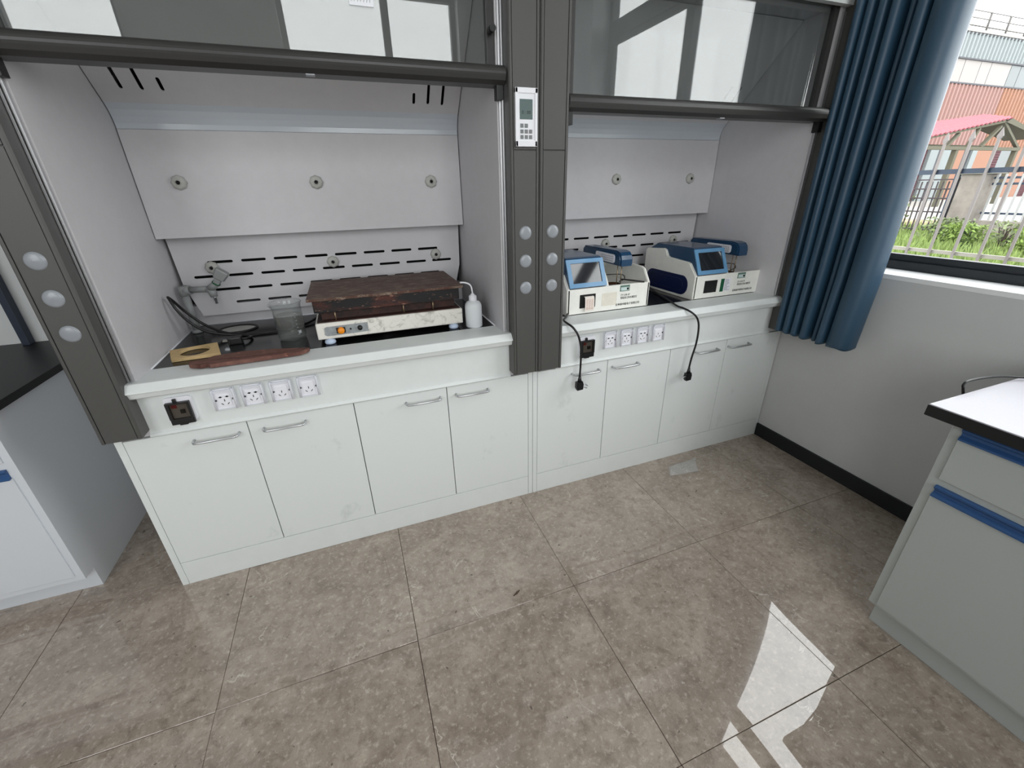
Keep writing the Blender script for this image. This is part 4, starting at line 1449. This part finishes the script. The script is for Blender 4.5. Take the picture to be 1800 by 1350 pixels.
# concrete pillar and the gate / railing either side
pil = thing('gate_pillar', (11.5, 3.12, GZ), 'weathered grey concrete gate pillar beyond the grass', 'pillar')
obj('shaft', box(B(), 11.3, 11.7, 3.12, 3.46, GZ, 1.47, bev=0.01), OUT['pillar'], pil)
obj('pillar_cap', box(B(), 11.25, 11.75, 3.05, 3.52, 1.47, 1.53, bev=0.01), OUT['curb'], pil)
obj('side_post', box(B(), 11.3, 11.36, 3.50, 3.56, GZ, 1.50), OUT['rail'], pil)
gt = thing('metal_gate', (11.5, 4.3, GZ), 'barred metal gate left of the concrete pillar', 'gate')
yy = 3.62
k = 0
while yy < 5.3:
    obj('bar', box(B(), 11.49, 11.51, yy - 0.009, yy + 0.009, GZ + 0.08, 1.36), OUT['mesh'], gt)
    yy += 0.085
for z in (0.50, 0.82, 1.06, 1.22, 1.38):
    obj('gate_rail', box(B(), 11.47, 11.53, 3.58, 5.32, z, z + 0.022), OUT['mesh'], gt)
for yy in (3.58, 4.45, 5.30):
    obj('stile', box(B(), 11.47, 11.53, yy - 0.02, yy + 0.02, GZ + 0.02, 1.42), OUT['mesh'], gt)
wf = thing('low_railing', (11.5, 1.4, GZ), 'white pickets with navy rails on a low wall right of the pillar', 'fence')
obj('low_wall', box(B(), 11.40, 11.60, -1.5, 3.10, GZ, 0.72, bev=0.01), OUT['pillar'], wf)
yy = 3.05
while yy > -0.6:
    obj('picket', box(B(), 11.49, 11.51, yy - 0.014, yy + 0.014, 0.72, 1.46), OUT['white'], wf)
    yy -= 0.105
for z in (0.82, 1.29, 1.385):
    obj('rail', box(B(), 11.515, 11.54, -1.5, 3.10, z, z + 0.035), OUT['rail'], wf)

# factory building with corrugated cladding, facing -Y at y = 14
YBD = 14.0
fb = thing('factory_building', (33.0, YBD + 2, GZ), 'corrugated factory building, pale above and pink and orange below', 'building')


def corrugated(name, x0, x1, z0, z1, m, pitch=0.30, y=YBD, dep=0.07):
    bm = B()
    n = int((x1 - x0) / pitch)
    top, bot = [], []
    for i in range(n + 1):
        xa = x0 + (x1 - x0) * i / n
        for dx, dy in ((0.0, 0.0), (0.35, 0.0), (0.5, -dep), (0.85, -dep)):
            xx = min(xa + dx * pitch, x1)
            top.append(bm.verts.new((xx, y + dy, z1)))
            bot.append(bm.verts.new((xx, y + dy, z0)))
        if i == n:
            break
    for i in range(len(top) - 1):
        bm.faces.new((bot[i], bot[i + 1], top[i + 1], top[i]))
    bm.faces.new([bm.verts.new(p) for p in ((x0, y + 0.1, z0), (x1, y + 0.1, z0), (x1, y + 0.1, z1), (x0, y + 0.1, z1))])
    bmesh.ops.remove_doubles(bm, verts=bm.verts[:], dist=1e-4)
    return obj(name, bm, m, fb)


BX0, BX1 = 22.0, 44.0
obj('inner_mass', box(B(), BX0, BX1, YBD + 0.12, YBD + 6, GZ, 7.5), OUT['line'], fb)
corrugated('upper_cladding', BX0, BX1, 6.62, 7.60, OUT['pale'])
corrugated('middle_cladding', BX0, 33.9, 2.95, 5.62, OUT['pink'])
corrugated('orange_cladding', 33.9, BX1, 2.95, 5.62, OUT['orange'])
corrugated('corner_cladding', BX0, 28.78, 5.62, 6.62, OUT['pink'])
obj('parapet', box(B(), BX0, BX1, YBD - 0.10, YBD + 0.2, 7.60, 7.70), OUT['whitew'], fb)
obj('gutter_strip', box(B(), BX0, BX1, YBD - 0.06, YBD, 7.54, 7.60), OUT['line'], fb)  # grey strip along the underside of the parapet
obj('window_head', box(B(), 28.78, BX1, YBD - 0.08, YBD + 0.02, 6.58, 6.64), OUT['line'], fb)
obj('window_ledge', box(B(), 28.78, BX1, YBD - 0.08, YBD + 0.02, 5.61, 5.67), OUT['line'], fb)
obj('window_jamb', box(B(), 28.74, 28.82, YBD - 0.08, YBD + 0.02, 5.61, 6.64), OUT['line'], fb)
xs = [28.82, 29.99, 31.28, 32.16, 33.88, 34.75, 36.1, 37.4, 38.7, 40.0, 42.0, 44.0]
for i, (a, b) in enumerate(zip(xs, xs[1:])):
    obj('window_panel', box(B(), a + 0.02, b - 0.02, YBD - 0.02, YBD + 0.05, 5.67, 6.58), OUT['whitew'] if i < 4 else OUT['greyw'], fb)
# ground floor: cladding piers, shutters, pipes, doors
low = [(22.0, 28.6, 'orange', 'pier'), (28.6, 29.62, 'maroon', 'shutter'), (29.7, 30.35, 'pale', 'column'), (30.4, 30.62, 'line', 'post'), (30.7, 31.45, 'pale', 'column'), (31.45, 31.7, 'line', 'post'), (31.75, 32.6, 'orange', 'pier'),
       (32.6, 33.3, 'line', 'door'), (33.3, 33.75, 'pale', 'column'), (33.75, 35.2, 'orange', 'pier'), (35.2, 36.2, 'maroon', 'shutter'), (36.2, 37.6, 'greyw', 'door'), (37.6, 39.2, 'orange', 'pier'), (39.2, 41, 'maroon', 'shutter'), (41, 44, 'orange', 'pier')]
for a, b, m, nm in low:
    dep = {'pier': -0.02, 'shutter': 0.06, 'column': -0.05, 'post': 0.0, 'door': 0.06}[nm]
    bm = B()
    if nm == 'shutter':
        z = GZ
        while z < 2.9:
            box(bm, a, b, YBD + dep, YBD + dep + 0.04, z, z + 0.10)
            z += 0.125
        box(bm, a, b, YBD + dep + 0.03, YBD + 0.13, GZ, 2.95)
    else:
        box(bm, a, b, YBD + dep, YBD + 0.13, GZ, 2.95)
    obj(nm, bm, OUT[m], fb)
# roof railing
bm = B()
for z in (7.86, 8.14, 8.40):
    tube(bm, [(BX0, YBD + 0.05, z), (BX1, YBD + 0.05, z + 0.02)], 0.022 if z > 7.9 else 0.03, 5)
obj('railing_wire', bm, OUT['railing'], fb)
for i in range(9):
    x = 27.67 + 1.59 * i
    bm = B()
    tube(bm, [(x, YBD + 0.05, 7.68), (x, YBD + 0.05, 8.42)], 0.045, 6)
    tube(bm, [(x + 0.02, YBD + 0.05, 7.95), (x + 0.35, YBD + 0.05, 7.70)], 0.012, 5)
    obj('railing_post', bm, OUT['railing'], fb)

# open shed with a pink tiled roof in front
sh = thing('open_shed', (24.5, 10.5, GZ), 'open shed with a pink tiled roof in front of the factory', 'shed')
bm = B()
rows = 9
# roof plane: eave y=10 z~2.75..3.6 rising to the right, as seen; ridge farther back
E0, E1 = Vector((19.0, 10.0, 2.40)), Vector((26.9, 10.0, 3.60))
R0, R1 = Vector((19.0, 11.4, 2.92)), Vector((26.8, 10.9, 3.80))
nx = 60
vv = []
for j in range(rows + 1):
    row = []
    for i in range(nx + 1):
        u, v = i / nx, j / rows
        p = (E0 * (1 - u) + E1 * u) * (1 - v) + (R0 * (1 - u) + R1 * u) * v
        row.append(bm.verts.new(p + Vector((0, 0, 0.045 * abs(math.sin(PI * i / 2)) + 0.03 * ((j % 2))))))
    vv.append(row)
for j in range(rows):
    for i in range(nx):
        bm.faces.new((vv[j][i], vv[j][i + 1], vv[j + 1][i + 1], vv[j + 1][i]))
ro = obj('tiled_roof', bm, OUT['roof'], sh)
md = ro.modifiers.new('t', 'SOLIDIFY'); md.thickness = 0.05
bm = prism(B(), [(26.9, 3.58), (29.6, 3.02), (29.6, 2.92), (26.6, 3.44)], 'y', 10.0, 11.2)
obj('far_slope', bm, OUT['beam'], sh)
obj('tie_beam', box(B(), 19.0, 28.4, 10.02, 10.16, 2.44, 2.56), OUT['beam'], sh)
obj('tie_beam', box(B(), 19.0, 28.4, 10.9, 11.04, 2.60, 2.70), OUT['beam'], sh)
for (xa, za, xb, zb_) in ((19.2, 2.42, 26.6, 3.48), (23.3, 2.5, 23.9, 3.0), (24.7, 2.5, 25.1, 3.2), (26.6, 3.45, 28.4, 2.5), (25.6, 2.55, 26.5, 3.3)):
    d = Vector((xb - xa, 0, zb_ - za)); nrm = Vector((-d.z, 0, d.x)).normalized() * 0.045
    bm = prism(B(), [(xa - nrm.x, za - nrm.z), (xb - nrm.x, zb_ - nrm.z), (xb + nrm.x, zb_ + nrm.z), (xa + nrm.x, za + nrm.z)], 'y', 10.05, 10.17)
    obj('truss_member', bm, OUT['beam'], sh)
for xx in (19.2, 24.0, 28.2):
    obj('shed_post', box(B(), xx, xx + 0.16, 10.04, 10.20, GZ, 2.45), OUT['beam'], sh)
